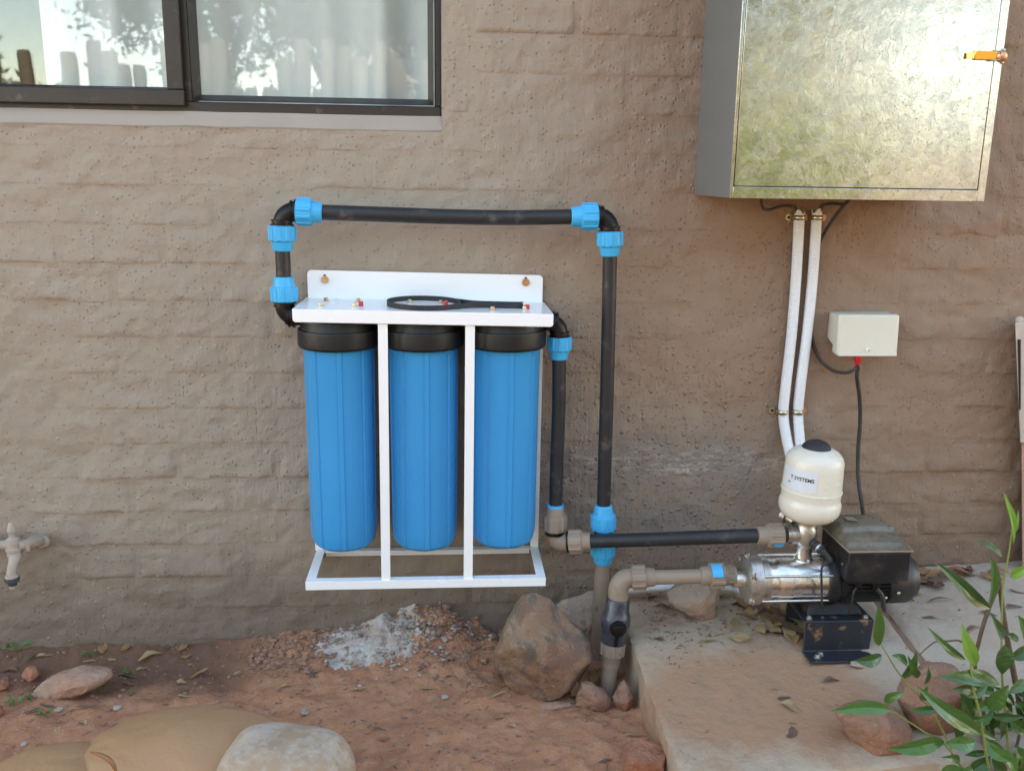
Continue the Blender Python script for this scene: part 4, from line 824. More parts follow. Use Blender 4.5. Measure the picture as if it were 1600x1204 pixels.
conduit([(1276, 336, .02), (1270, 430, .022), (1261, 520, .024), (1251, 600, .022), (1247, 645, .018), (1250, 690, .035), (1254, 735, .06), (1256, 790, .09)], 'white corrugated conduit running beside the socket box')
def saddle(ax_, bx_, py, name):
    t_ = thing('pipe_saddle', W((ax_+bx_)/2, py, .0), name, 'saddle', 'saddles holding the conduits')
    for i, c in enumerate((ax_, bx_)):
        p = W(c, py, .02); m = MB(); n = 14; V = []
        for k in range(n):
            a = math.pi*k/(n-1); 
            for dz in (-.0055, .0055): V.append((p.x-math.cos(a)*.0145, p.y+.004-math.sin(a)*.0185, p.z+dz))
        m.add(V, [(2*k, 2*k+2, 2*k+3, 2*k+1) for k in range(n-1)]); st = m.build('strap', 'zinc', t_); sm = st.modifiers.new('solid', 'SOLIDIFY'); sm.thickness = .0012
        for s_ in ((-1, 1) if i else (-1,)):
            q = Vector((p.x+s_*.021, -.006, p.z)); mt = 'zinc' if (s_ < 0 and i == 0) else 'copper'
            MB().lathe(q, (0, -1, 0), [(0, .0078), (.002, .0078), (.002, .003)], 20).build('ear', mt, t_)
            MB().lathe(q+Vector((0, -.002, 0)), (0, -1, 0), [(0, .0036), (.0015, .003)], 10).build('screw', 'void' if mt == 'zinc' else 'copper', t_)
saddle(1249, 1276, 340, 'double metal saddle at the torn conduit tops under the cabinet')
saddle(1222, 1246, 643, 'double metal saddle clamping the conduits low on the wall')
def cable(pts, r, label, nm='black_cable'):
    P = spline([W(*p) for p in pts], 8); o = MB().tube(P, r, 10).build(nm, 'cable', None, smooth=60, root=P[-1]); return tag(o, label, 'cable')
cable([(1190, 300, .06), (1191, 322, .05), (1200, 328, .04), (1222, 322, .03), (1240, 323, .022), (1248, 334, .02), (1248, 350, .02)], .0033, 'thin black cable looping from cabinet into one torn conduit')
cable([(1330, 300, .06), (1322, 318, .04), (1300, 318, .03), (1284, 322, .025), (1278, 334, .02), (1277, 352, .02)], .0034, 'thin black cable bending from cabinet into the conduit by the socket')
cable([(1334, 305, .05), (1315, 325, .035), (1298, 348, .02), (1284, 372, .010), (1275, 395, .007), (1268, 450, .006), (1268, 520, .006), (1276, 551, .012), (1286, 568, .02), (1303, 579, .03), (1322, 582, .04), (1335, 577, .052), (1341, 570, .060)], .0040, 'black cable hanging from cabinet behind conduits to the red plug')
cable([(1340.5, 574, .055), (1339, 590, .05), (1343, 620, .035), (1344, 660, .028), (1341, 700, .028), (1341, 745, .04), (1347, 790, .09), (1350, 812, .15), (1352, 830, .19)], .0048, 'black power cable dropping from red plug down to the pump')
# socket box: weatherproof, front lid slanting over the socket
s0, s1 = W(1313, 489, .062), W(1408, 493, .062); s2, s3 = W(1305, 556, .072), W(1399, 558, .072); w0, w1 = W(1303, 487, .002), W(1296, 533, .002)
xl0, xr0 = (s0.x+s2.x)/2, (s1.x+s3.x)/2; zt_, zb_ = (s0.z+s1.z)/2, (s2.z+s3.z)/2
sb = thing('socket_box', ((xl0+xr0)/2, 0, zb_), 'ivory weatherproof socket box with a red plug below it', 'socket')
MB().hexa([(xl0+.001, -.045, zb_+.020), (xr0-.001, -.045, zb_+.020), (xr0-.001, -.003, zb_+.034), (xl0+.001, -.003, zb_+.034), (xl0+.001, -.045, zt_-.002), (xr0-.001, -.045, zt_-.002), (xr0-.001, -.003, zt_-.002), (xl0+.001, -.003, zt_-.002)]).build('box_body', 'ivory', sb, bevel=.004, seg=3)
lidb = MB().hexa([(xl0, -.074, zb_), (xr0, -.074, zb_), (xr0, -.040, zb_+.004), (xl0, -.040, zb_+.004), (xl0, -.066, zt_), (xr0, -.066, zt_), (xr0, -.0402, zt_), (xl0, -.0402, zt_)]).build('hinged_lid', 'ivory', sb, bevel=.006, seg=3)
MB().box((xl0+.003, -.0765, zb_+.0015), (xr0-.003, -.071, zb_+.0075)).build('lid_edge', 'ivory', lidb, bevel=.0015)
xc = W(1356, 547, .075).x; zc_ = W(1356, 547, .075).z; MB().box((xc-.0045, -.0775, zc_-.0035), (xc+.0045, -.071, zc_+.0045)).build('catch', 'white', lidb, bevel=.001)
MB().box((xc+.0005, -.0781, zc_-.0015), (xc+.0025, -.0774, zc_+.002)).build('catch_slot', 'void', lidb, smooth=0)
pp = W(1341, 556, .055); plg = MB().lathe((pp.x, -.055, zb_+.008), (0, 0, -1), [(0, .0085), (.012, .0092), (.016, .0095), (.022, .0085), (.027, .0058), (.036, .005)], 24).build('electric_plug', 'red', None, smooth=40, root=(pp.x, -.055, zb_)); tag(plg, 'red electric plug pushed up under the ivory socket box', 'plug')

# conduit on the slab behind the suction pipe
P = spline([W(972, 920, .05), W(1010, 917, .05), W(1060, 915, .055), W(1110, 917, .06), W(1145, 919, .07), W(1156, 921, .08)], 30); P2 = []
for p in P: P2.append(Vector((p.x, p.y, max(p.z, float(slab_z(p.x, -p.y))+.0125))))
L_ = len(P2); PP = [P2[int(i/3)].lerp(P2[min(int(i/3)+1, L_-1)], (i % 3)/3) for i in range((L_-1)*3)]
o = MB().tube(PP, [.0118+(.0007 if k % 3 else -.0009) for k in range(len(PP))], 16).build('ground_conduit', 'conduit', None, smooth=0, root=PP[len(PP)//2]); o.data.shade_smooth(); tag(o, 'white corrugated conduit lying on the slab behind the suction pipe', 'conduit')

# ------------------------------------------------------------------ garden tap
TD = .085
tp = thing('garden_tap', W(60, 845, 0), 'old paint covered garden tap with dark hose connector on the wall', 'tap')
MB().lathe(W(66, 845, .002), (0, -1, 0), [(0, .019), (.004, .018), (.008, .014)], 20).build('wall_rose', 'tappaint', tp)
MB().tube([W(62, 843, .006), W(52, 846, .04), W(42, 850, .07), W(27, 852, TD)], [.0145, .0150, .0125, .0125], 18).build('inlet_elbow', 'tappaint', tp)
MB().lathe(W(40, 853, .074), W(36, 854, .08)-W(40, 853, .074), [(0, .017), (.006, .017)], 6).build('inlet_nut', 'tappaint', tp)
MB().lathe(W(23, 870, TD), (0, 0, 1), [(0, .0115), (.004, .0150), (.016, .0155), (.018, .0172), (.022, .0172), (.024, .0140), (.034, .0135), (.035, .0155), (.045, .0150), (.047, .0105), (.050, .0075), (.060, .0075), (.064, .0095), (.072, .0088), (.082, .0055), (.086, .003)], 28).build('tap_body', 'tappaint', tp, smooth=30)
MB().tube(spline([W(25, 866, TD), W(22, 876, TD+.015), W(19, 888, TD+.022), W(18, 899, TD+.024)], 5), [.0125]*6+[.0108]*10, 18).build('spout', 'tappaint', tp)
sp0 = W(18, 897, TD+.024); MB().lathe(sp0, (0, 0, -1), [(0, .0135), (.005, .0145), (.007, .0145)], 24).build('spout_ring', 'tappaint', tp)
MB().lathe(sp0-Vector((0, 0, .0065)), (0, 0, -1), [(0, .0150), (.010, .0150), (.014, .0105), (.020, .0095)], 24, lambda th, tt: 1+(.08 if (th*8/6.283) % 1 < .4 and tt < .011 else 0)).build('hose_connector', 'hosegrey', tp)
MB().lathe(sp0-Vector((0, 0, .025)), (0, 0, -1), [(0, .0085), (.007, .0085), (.010, .007)], 20).build('hose_tail', 'tappaint', tp)
sup = MB().tube([W(-220, 853, .03), W(-80, 852, .03), W(20, 851, .03), W(40, 850, .03)], .0118, 16).build('water_supply_pipe', 'tappaint', None, root=W(-80, 852, .03)); tag(sup, 'painted water pipe running along the wall to the tap', 'pipe')

# ------------------------------------------------------------------ stones
def rock(name, label, cat, c, size, rotz, mat, seed, sub=4, rough_=.25, flat=.0, cuts=6, group=None, tilt=(0, 0)):
    import bmesh
    bm = bmesh.new(); bmesh.ops.create_icosphere(bm, subdivisions=sub, radius=1.0); rs_ = random.Random(seed)
    planes = []
    for _ in range(cuts):
        v = Vector((rs_.gauss(0, 1), rs_.gauss(0, 1), rs_.gauss(0, .8))).normalized(); planes.append((v, rs_.uniform(.62, .85)))
    Rm = Matrix.Rotation(rotz, 3, 'Z') @ Matrix.Rotation(tilt[0], 3, 'X') @ Matrix.Rotation(tilt[1], 3, 'Y')
    vs = []
    for v in bm.verts:
        p = v.co.copy()
        for nrm, d_ in planes:
            e = p.dot(nrm)-d_
            if e > 0: p -= nrm*e*.98
        nz = float(fbm(p.x*1.1+seed, p.y*1.1+p.z*1.7, 1.3, 4, seed % 50))*rough_*.8+float(fbm(p.x+p.z*2.1, p.y-p.z, 7, 3, seed % 37))*.05
        p *= 1+nz; v.co = Rm @ Vector((p.x*size[0], p.y*size[1], p.z*size[2])); vs.append(v.co)
    me = bpy.data.meshes.new(name); bm.to_mesh(me); bm.free(); me.materials.append(M[mat]); me.shade_smooth(); me.set_sharp_from_angle(angle=R(55))
    o = bpy.data.objects.new(name, me); COL.objects.link(o); o.location = c
    return tag(o, label, cat, group)
g = lambda px, py: ground_hit(px, py)
def hewn(name, label, cat, outline, d, depth, mat, seed, cuts=8, lift=0, sub=5):
    import bmesh
    P_ = [W(x_, y_, d) for x_, y_ in outline]; cx0 = sum(p.x for p in P_)/len(P_); cz0 = (max(p.z for p in P_)+min(p.z for p in P_))/2; rs_ = random.Random(seed)
    ang = sorted((math.atan2(p.z-cz0, p.x-cx0), math.hypot(p.x-cx0, p.z-cz0), p) for p in P_); pts_ = [a[2] for a in ang]
    def radius(th):
        dx, dz = math.cos(th), math.sin(th); best = None
        for k in range(len(pts_)):
            a, b = pts_[k], pts_[(k+1) % len(pts_)]; ax, az, bx_, bz_ = a.x-cx0, a.z-cz0, b.x-cx0, b.z-cz0; den = dx*(bz_-az)-dz*(bx_-ax)
            if abs(den) < 1e-9: continue
            t_ = (ax*(bz_-az)-az*(bx_-ax))/den; u_ = (ax*dz-az*dx)/den
            if t_ > 0 and -1e-6 <= u_ <= 1+1e-6: best = t_ if best is None else max(best, t_)
        return best or ang[0][1]
    tab = [radius(-math.pi+2*math.pi*k/180) for k in range(181)]
    tab = [(tab[max(k-1, 0)]+2*tab[k]+tab[min(k+1, 180)])/4 for k in range(181)]
    bm = bmesh.new(); bmesh.ops.create_icosphere(bm, subdivisions=sub, radius=1.0); planes = []
    for _ in range(cuts): planes.append((Vector((rs_.gauss(0, .9), rs_.gauss(-.7, .8), rs_.gauss(.3, .9))).normalized(), rs_.uniform(.66, .86)))
    for v in bm.verts:
        p = v.co.copy()
        for nrm, d_ in planes:
            e = p.dot(nrm)-d_
            if e > 0 and abs(nrm.y) > .35: p -= nrm*e*.97
        p *= 1+float(fbm(p.x*1.1+seed, p.y*1.1+p.z*1.7, 1.6, 4, seed % 50))*.10+float(fbm(p.x+p.z*2.1, p.y-p.z, 9, 3, seed % 37))*.035
        th = math.atan2(p.z, p.x); f_ = (th+math.pi)/(2*math.pi)*180; k = int(min(179, f_)); rr = tab[k]+(tab[k+1]-tab[k])*(f_-k); kk = math.hypot(p.x, p.z)
        kk = kk**.85 if kk > 0 else 0
        v.co = (math.cos(th)*rr*kk, p.y*depth, math.sin(th)*rr*kk)
    me = bpy.data.meshes.new(name); bm.to_mesh(me); bm.free(); me.materials.append(M[mat]); me.shade_smooth(); me.set_sharp_from_angle(angle=R(50))
    o = bpy.data.objects.new(name, me); COL.objects.link(o); o.location = (cx0, -d, cz0+lift); return tag(o, label, cat)
hewn('boulder', 'large brown weathered boulder at the wall under the filter set', 'rock', [(820, 938), (834, 934), (858, 941), (884, 962), (912, 992), (926, 1018), (922, 1048), (908, 1086), (880, 1100), (842, 1100), (800, 1078), (774, 1042), (774, 1012), (790, 975)], .225, .095, 'rock', 19, 9)
hewn('stone', 'pinkish grey stone wedged between boulder and vertical pipe', 'rock', [(864, 950), (884, 936), (920, 925), (955, 926), (966, 950), (955, 1000), (930, 1015), (905, 995), (880, 972)], .045, .032, 'dustyrock', 23, 7)
hewn('stone', 'angular red and grey stone under the suction pipe', 'rock', [(1042, 926), (1058, 914), (1092, 908), (1132, 906), (1135, 916), (1127, 942), (1112, 966), (1098, 972), (1062, 952), (1043, 938)], .135, .045, 'dustyrock', 37, 9)
hewn('stone', 'long flat pink sandstone lying on the dark soil', 'rock', [(46, 1083), (60, 1070), (84, 1056), (118, 1045), (150, 1044), (172, 1047), (177, 1057), (166, 1070), (128, 1084), (84, 1096), (56, 1095)], .17, .050, 'sandstone', 41, 6)
p = g(48, 1062); rock('brick_fragment', 'small orange brick fragment beside the pink sandstone', 'brick', (p.x, p.y+.008, p.z+.010), (.024, .022, .02), R(10), 'brickbit', 52, 4, .1, cuts=9)
p = g(3, 1076); rock('brick_fragment', 'orange brick fragment half hidden among grey dry leaves', 'brick', (p.x, p.y, p.z+.008), (.02, .018, .015), R(40), 'brickbit', 57, 4, .1, cuts=9)
p = g(0, 1118); rock('brick_fragment', 'pale orange brick fragment on the crumbly soil', 'brick', (p.x-.01, p.y, p.z+.008), (.02, .02, .018), R(70), 'brickbit', 58, 4, .1, cuts=9)
hewn('stone', 'small pointed red stone against the slab edge', 'rock', [(976, 1063), (984, 1072), (992, 1092), (990, 1108), (978, 1116), (962, 1102), (957, 1090), (966, 1074)], .30, .025, 'redrock', 61, 6, sub=4)
hewn('stone', 'broken red stone in front of the buried pipes', 'rock', [(902, 1082), (908, 1066), (924, 1068), (946, 1080), (956, 1094), (946, 1110), (914, 1112), (900, 1100)], .29, .03, 'redrock', 63, 8, sub=4)
p = g(868, 1106); rock('stone', 'thin flat stone chip at the foot of the boulder', 'rock', (p.x, p.y+.004, p.z+.004), (.042, .014, .009), R(4), 'sandstone', 66, 4, .12, cuts=6)
p = g(1006, 1192); rb_ = rock('brick_fragment', 'square red brick fragment by the slab corner', 'brick', (p.x+.003, p.y-.005, p.z+.020), (.050, .035, .030), R(-10), 'brickbit', 71, 4, .05, cuts=0)
import bmesh
bm = bmesh.new(); bmesh.ops.create_cube(bm, size=1); bmesh.ops.subdivide_edges(bm, edges=bm.edges[:], cuts=9, use_grid_fill=True)
for v in bm.verts:
    q_ = v.co.copy(); n_ = float(fbm(q_.x*2+q_.z, q_.y*2-q_.z, 2.1, 3, 9))*.22; c_ = max(0, abs(q_.x)+abs(q_.y)+abs(q_.z)-1.15); v.co = Vector((q_.x*.078*(1+n_-c_*.4), q_.y*.06*(1+n_-c_*.4), q_.z*.05*(1+n_-c_*.4)))
bm.to_mesh(rb_.data); bm.free(); rb_.data.shade_smooth(); rb_.data.set_sharp_from_angle(angle=R(40)); rb_.location = (p.x-.004, p.y-.01, p.z+.012); rb_.rotation_euler = (R(8), R(5), R(-10))
dq = -slab_hit(1372, 1160).y
hewn('stone', 'reddish brown block stone resting on the slab beneath the leaves', 'rock', [(1308, 1116), (1326, 1104), (1360, 1100), (1400, 1108), (1420, 1122), (1422, 1146), (1412, 1170), (1376, 1176), (1340, 1172), (1322, 1146)], dq-.006, .05, 'redrock', 81, 8)
dq = -slab_hit(1470, 1130).y
hewn('stone', 'larger brown stone on the slab behind the block stone', 'rock', [(1402, 1088), (1428, 1056), (1456, 1036), (1492, 1040), (1518, 1070), (1524, 1110), (1500, 1142), (1450, 1148), (1418, 1130)], dq-.006, .055, 'redrock', 83, 8)
p = slab_hit(1340, 1040); rock('stone', 'small grey brown stone before the pump base bracket', 'rock', (p.x, p.y, p.z+.005), (.018, .012, .009), R(12), 'dustyrock', 85, 3, .2, cuts=5)
for i, (px, py, sz, lab) in enumerate(((695, 1090, .008, 'white stone chip on bare red soil'), (92, 1110, .009, 'pale round pebble below the pink sandstone'), (38, 1163, .007, 'bright white chip on the crumbly soil'), (477, 1113, .010, 'flat pale pebble pressed in red soil'), (188, 1088, .004, 'tiny cream pebble beside the pink sandstone'), (184, 1107, .009, 'grey pebble at the edge of the damp soil'), (562, 1072, .006, 'small white pebble among dry leaves'), (695, 1000, .012, 'rounded grey pebble at the cement heap edge'))):
    p = g(px, py); rock('pebble', lab, 'pebble', (p.x, p.y, p.z+sz*.35), (sz*1.2, sz, sz*.6), R(i*37), 'cementclod' if i != 3 else 'dustyrock', 90+i, 3, .15, cuts=5)

# heap of cement powder at the wall, lumps and clods
hx = np.linspace(W(480, 1000).x, W(770, 980).x, 120); hd = np.linspace(-.012, .20, 70); HX, HD = np.meshgrid(hx, hd)
cxh = W(588, 1000).x; u1 = (HX-cxh)/.135; u2 = (HD-.05)/.085
msk = np.exp(-(u1**2+u2**2)**1.3)*(1+.8*fbm(HX, HD, 22, 3, 19))
HZ = ground(HX, -HD)-.0065+.015*msk+.0045*fbm(HX, HD, 60, 3, 14)*np.clip(msk, 0, 1)
o = grid_mesh(HX, -HD, HZ).build('cement_heap', 'cement', None, smooth=0); o.data.shade_smooth(); tag(o, 'spilled heap of pale grey cement powder against the wall foot', 'cement', kind='stuff')
def clods(name, mat, n, fn, label, cat, s0, s1):
    m = MB(); rs_ = random.Random(n)
    base = [Vector(v) for v in ((1, 0, 0), (-1, 0, 0), (0, 1, 0), (0, -1, 0), (0, 0, 1), (0, 0, -1), (.6, .6, .55), (-.6, .6, .55), (-.6, -.6, .55), (.6, -.6, .55))]
    F_ = [(4, 9, 6), (4, 6, 7), (4, 7, 8), (4, 8, 9), (0, 6, 9), (2, 7, 6), (1, 8, 7), (3, 9, 8), (0, 5, 2), (2, 5, 1), (1, 5, 3), (3, 5, 0), (0, 2, 6), (2, 1, 7), (1, 3, 8), (3, 0, 9)]
    for _ in range(n):
        p = fn(rs_)
        if p is None: continue
        s_ = s0+(s1-s0)*rs_.random()**3; a = rs_.random()*6.28; c_, q_ = math.cos(a), math.sin(a); V = []
        for b in base:
            k = s_*rs_.uniform(.5, 1.3); V.append((p[0]+(b.x*c_-b.y*q_)*k, p[1]+(b.x*q_+b.y*c_)*k*.9, p[2]+b.z*k*.7+s_*.15))
        m.add(V, F_)
    o = m.build(name, mat, None, smooth=0); return tag(o, label, cat, kind='stuff')
def sc_heap(r_):
    x = r_.gauss(W(645, 1000).x, .09); d = abs(r_.gauss(.05, .05))+.004; return (x, -d, float(ground(x, -d))+.006)
def sc_wall(r_):
    x = r_.uniform(W(400, 1000).x, W(790, 990).x); d = abs(r_.gauss(.0, .07))+.004
    if abs(x-cxh) < .11 and d > .02 and r_.random() < .85: return None
    return (x, -d, float(ground(x, -d)))
def sc_all(r_):
    x = r_.uniform(-1.2, .5); d = r_.uniform(.01, .75)**1.0; 
    if x > left_x(d)-.02: return None
    return (x, -d, float(ground(x, -d)))
clods('cement_lumps', 'cementclod', 700, sc_heap, 'pale lumps of set cement around the powder heap', 'cement', .0015, .008)
clods('soil_clods', 'clod', 1700, sc_wall, 'crumbled red soil clods along the wall foot', 'soil', .002, .011)
clods('soil_crumbs', 'clod', 2600, sc_all, 'loose crumbs of red soil scattered on the ground', 'soil', .0012, .0065)
clods('grit', 'cementclod', 260, sc_all, 'pale grit scattered over the red soil', 'grit', .001, .0038)

# ------------------------------------------------------------------ leaves
def leaf_mesh(L, wd, bend, curl, seed, fold=.25):
    rs_ = random.Random(seed); n = 9; V = []; F_ = []
    for i in range(n+1):
        u = i/n; ww = wd*(math.sin(math.pi*min(1, u**.85))**.8)*(1+.12*rs_.uniform(-1, 1)); z = bend*math.sin(math.pi*u)*L; side = .06*L*math.sin(u*3+seed)
        for k, v in enumerate((-1, -.5, 0, .5, 1)):
            V.append((u*L-L/2, side*1.6+v*ww/2, z*(.5+.5*math.sin(seed*3.1))+abs(v)*ww*.25*fold+.45*curl*ww*v*v*math.sin(u*5+seed)*(1 if v > 0 else .4)))
    for i in range(n):
        for k in range(4): F_.append((i*5+k, i*5+k+1, i*5+6+k, i*5+5+k))
    return V, F_
def dry_leaf(p, L, wd, rot, mat, seed, label, group, bend=.12, curl=.5, tilt=0):
    V, F_ = leaf_mesh(L, wd, bend, curl, seed); me = bpy.data.meshes.new('dry_leaf'); me.from_pydata(V, [], F_); me.materials.append(M[mat]); me.shade_smooth()
    o = bpy.data.objects.new('dry_leaf', me); COL.objects.link(o); o.location = (p[0], p[1], p[2]+.003); o.rotation_euler = (tilt, random.uniform(-.15, .15), rot); label, group = leaf_label(p, L, wd, mat); return tag(o, label, 'dry leaf', group)
LM = [(ground_hit(x_, y_), n_) for x_, y_, n_ in ((110, 1070, 'the pink sandstone'), (20, 1020, 'the bushy weed'), (250, 1015, 'the wall foot'), (330, 1050, 'the damp hollow edge'), (580, 1020, 'the cement heap'), (850, 1090, 'the boulder'), (290, 1150, 'the leather bag'), (940, 1060, 'the buried pipes'), (1003, 1190, 'the square brick fragment'), (700, 1110, 'the white stone chip'))]+[(slab_hit(x_, y_), n_) for x_, y_, n_ in ((1090, 955, 'the angular slab stone'), (1230, 980, 'the pump base'), (1430, 900, 'the fan cowl'), (1520, 900, 'the foot of the green stem'), (1372, 1140, 'the block stone'), (1240, 1110, 'the soil stain'), (1430, 1000, 'the slab joint'))]
def leaf_label(p, L, wd, mat):
    near = min(LM, key=lambda q_: (q_[0].x-p[0])**2+(q_[0].y-p[1])**2)[1]; rt_ = wd/L
    shp = ('tiny ' if L < .032 else 'long ' if L > .058 else '')+('narrow' if rt_ < .22 else 'broad' if rt_ > .42 else 'curled'); cl_ = {'leafdry': 'tan', 'leafdry2': 'dark brown', 'leafdry3': 'pale straw', 'brickbit': 'rust red'}[mat]
    return f'{shp} {cl_} dead leaf lying near {near}', f'dead leaves near {near[4:]}'
A = 'curled dry leaf on the damp soil at the wall foot'; B = 'dry leaf lying on the bare red soil'; C_ = 'dead leaf lying on the concrete slab'; E = 'brown dead leaf in the pile beside the pump base'; G_ = 'dead leaf heaped where wall meets slab beyond the pump'; H_ = 'tan leaf scrap around the buried pipes'
DL = [(50, 1030, .065, .02, 50, 1, A), (70, 1026, .06, .013, 20, 2, A), (160, 1015, .05, .022, -60, 0, A), (175, 1030, .035, .014, -20, 2, A), (140, 1034, .04, .008, 8, 2, A), (197, 1013, .04, .02, 40, 0, A), (235, 1028, .075, .020, 24, 2, A), (222, 1046, .035, .010, 30, 2, A), (262, 1010, .04, .016, -40, 1, A), (290, 1025, .04, .022, 10, 0, A), (285, 1012, .05, .02, 80, 0, A), (318, 1048, .055, .010, 28, 2, A), (310, 1056, .05, .008, 20, 0, A), (375, 1053, .04, .011, 34, 2, A), (200, 1058, .06, .02, 3, 1, A), (205, 1068, .06, .013, 0, 1, A), (120, 1085, .04, .009, 15, 2, A), (150, 1078, .04, .009, 25, 0, A), (15, 1050, .06, .014, -25, 1, A), (5, 1065, .05, .014, -40, 1, A), (285, 1068, .03, .018, 15, 2, A), (290, 1088, .045, .01, 18, 2, A), (50, 1112, .05, .01, 50, 1, A), (75, 1102, .05, .009, -20, 1, A), (130, 1106, .05, .010, -18, 1, A),
      (470, 1045, .075, .010, 42, 2, B), (448, 1074, .035, .010, 20, 2, B), (560, 1078, .05, .009, 35, 2, B), (668, 1077, .065, .010, -4, 2, B), (770, 1086, .085, .009, 12, 2, B), (130, 1130, .03, .014, -50, 2, B), (25, 1185, .06, .010, 28, 2, B), (535, 1170, .025, .012, 20, 0, B), (593, 1140, .04, .006, 0, 1, B), (600, 1155, .03, .012, 40, 0, B), (780, 1120, .03, .014, -20, 0, B), (945, 1190, .04, .009, 2, 1, B), (800, 1135, .025, .012, -50, 2, B), (492, 1056, .05, .010, 55, 1, B), (700, 1058, .03, .009, 20, 1, B), (990, 1150, .05, .010, 15, 2, B), (1010, 1165, .06, .022, 70, 0, B)]
for i, (px, py, L, wd, rot, mi, lab) in enumerate(DL): dry_leaf(g(px, py), L*.82, wd, R(rot), ('leafdry', 'leafdry2', 'leafdry3')[mi], 100+i, lab, 'dry leaves at the wall foot' if lab is A else 'dry leaves on the open soil', .10, .55)
for i, (px, py, L, wd, rot) in enumerate(((928, 1062, .05, .024, 60), (940, 1068, .05, .02, -20), (965, 1060, .05, .02, 40), (955, 1072, .04, .02, -60), (990, 1058, .045, .012, 80), (915, 1098, .06, .022, 20), (935, 1104, .06, .018, -25), (905, 1085, .05, .03, 35), (925, 1118, .03, .008, 85))):
    dry_leaf(g(px, py)+Vector((0, 0, .006)), L, wd, R(rot), 'leafdry', 200+i, H_, 'leaf scraps at the buried pipes', .18, .7, .3)
for i in range(36):
    px, py = random.gauss(1212, 28), random.uniform(945, 1004); px += (py-975)*.5; p = slab_hit(px, py)
    dry_leaf(p+Vector((0, 0, random.uniform(.002, .016))), random.uniform(.04, .065), random.uniform(.022, .034), random.uniform(0, 6.28), random.choice(['leafdry', 'leafdry2', 'leafdry2', 'leafdry3']), 300+i, E, 'dead leaves beside the pump base', .08, .3, random.uniform(-.3, .3))
for i in range(18):
    px = random.uniform(1430, 1560); py = 900+random.gauss(0, 7)+(8 if px < 1480 else 0); p = slab_hit(px, max(py, 893))
    dry_leaf(p+Vector((0, 0, random.uniform(.002, .014))), random.uniform(.05, .075), random.uniform(.018, .030), random.uniform(-.8, .8), random.choice(['leafdry', 'leafdry2', 'brickbit', 'leafdry2']), 340+i, G_, 'dead leaves at the wall beyond the pump', .1, .4, random.uniform(-.3, .3))
for i, (px, py, L, wd, rot, mi) in enumerate(((1105, 1003, .05, .009, -8, 2), (1030, 1000, .03, .008, -40, 1), (1300, 1066, .045, .012, 10, 1), (1240, 1108, .055, .024, -30, 2), (1225, 1092, .035, .010, 25, 1), (1235, 1145, .04, .02, 60, 1), (1430, 930, .04, .018, 4, 2), (1452, 966, .035, .009, -30, 1), (1470, 942, .08, .007, -3, 1), (1020, 935, .04, .012, 50, 1), (1040, 950, .05, .014, -40, 1), (1075, 940, .04, .016, -30, 1), (1150, 945, .03, .016, 10, 1), (1420, 938, .03, .01, -50, 1), (1520, 985, .05, .01, 15, 1), (1545, 960, .04, .012, -30, 1), (1585, 950, .05, .014, 20, 1), (1590, 925, .04, .012, -20, 1))):
    dry_leaf(slab_hit(px, py), L, wd, R(rot), ('leafdry', 'leafdry2', 'leafdry3')[mi], 400+i, C_, 'dead leaves on the slab', .10, .6)
def sc_slab(r_):
    d = r_.uniform(.03, dF-.02); x = r_.uniform(left_x(d)+.01, 1.35)
    if r_.random() < .75: x = abs(r_.gauss(0, .16))+left_x(d)+.04; d = min(dF-.03, abs(r_.gauss(.14, .07))+.01)
    return (x, -d, float(slab_z(x, d))+.001)
clods('slab_crumbs', 'clod', 520, sc_slab, 'crumbs of red soil scattered on the concrete slab', 'soil', .001, .0045)
m = MB(); rs_ = random.Random(3)
for i in range(330):
    p = sc_slab(rs_) if i % 4 == 0 else sc_all(rs_)
    if p is None: continue
    a = rs_.random()*6.28; L = rs_.uniform(.006, .022); q = Vector(p)+Vector((0, 0, .0025)); dv = Vector((math.cos(a), math.sin(a), .08*rs_.uniform(-1, 1)))*L; md = q+dv*.5+Vector((rs_.uniform(-.003, .003), rs_.uniform(-.003, .003), .002)); m.tube([q, md, q+dv], [.0006, .0010, .0005], 4)
tag(m.build('twig_litter', 'stembrown', None, smooth=0), 'fine twig and leaf-stalk litter scattered on soil and slab', 'litter', kind='stuff')

def green_leaf(base, tip, wd, parent, mat='leaf', name='leaf', nrm=None, droop=.0, seed=0):
    base, tip = Vector(base), Vector(tip); ax = tip-base; L = ax.length; a = ax.normalized(); n_ = Vector(nrm) if nrm else Vector((random.uniform(-.35, .35), -1, random.uniform(.15, .9)))
    s_ = a.cross(n_).normalized(); n_ = s_.cross(a).normalized(); m = MB(); n = 9
    for i in range(n+1):
        u = i/n; ww = wd*max(.03, (math.sin(math.pi*u**.8))**.9); c = base+ax*u+n_*(droop*L*math.sin(math.pi*u))+s_*(.04*L*math.sin(u*4+seed))
        for v in (-1, -.5, 0, .5, 1): m.v.append(tuple(c+s_*(v*ww/2)+n_*(abs(v)*ww*.16+.02*ww*math.sin(u*14+v*3+seed))))
    for i in range(n):
        for k in range(4): m.f.append((i*5+k, i*5+k+1, i*5+6+k, i*5+5+k))
    return m.build(name, mat, parent, smooth=0)
SHD = .70
shr = thing('willow_leaved_shrub', W(1560, 1250, SHD), 'green shrub with long narrow leaves growing at the slab edge', 'shrub')
def stem(pts, r0, r1, mat):
    P = spline([W(x, y, SHD+dd) for x, y, dd in pts], 6); m = len(P); o = MB().tube(P, [r0+(r1-r0)*i/(m-1) for i in range(m)], 8).build('stem', mat, shr, smooth=60); return P
stem([(1552, 1262, 0), (1546, 1210, 0), (1538, 1160, .01), (1530, 1112, .02), (1520, 1070, .02), (1517, 1040, .02), (1519, 1016, .02)], .0030, .0016, 'stemgreen')
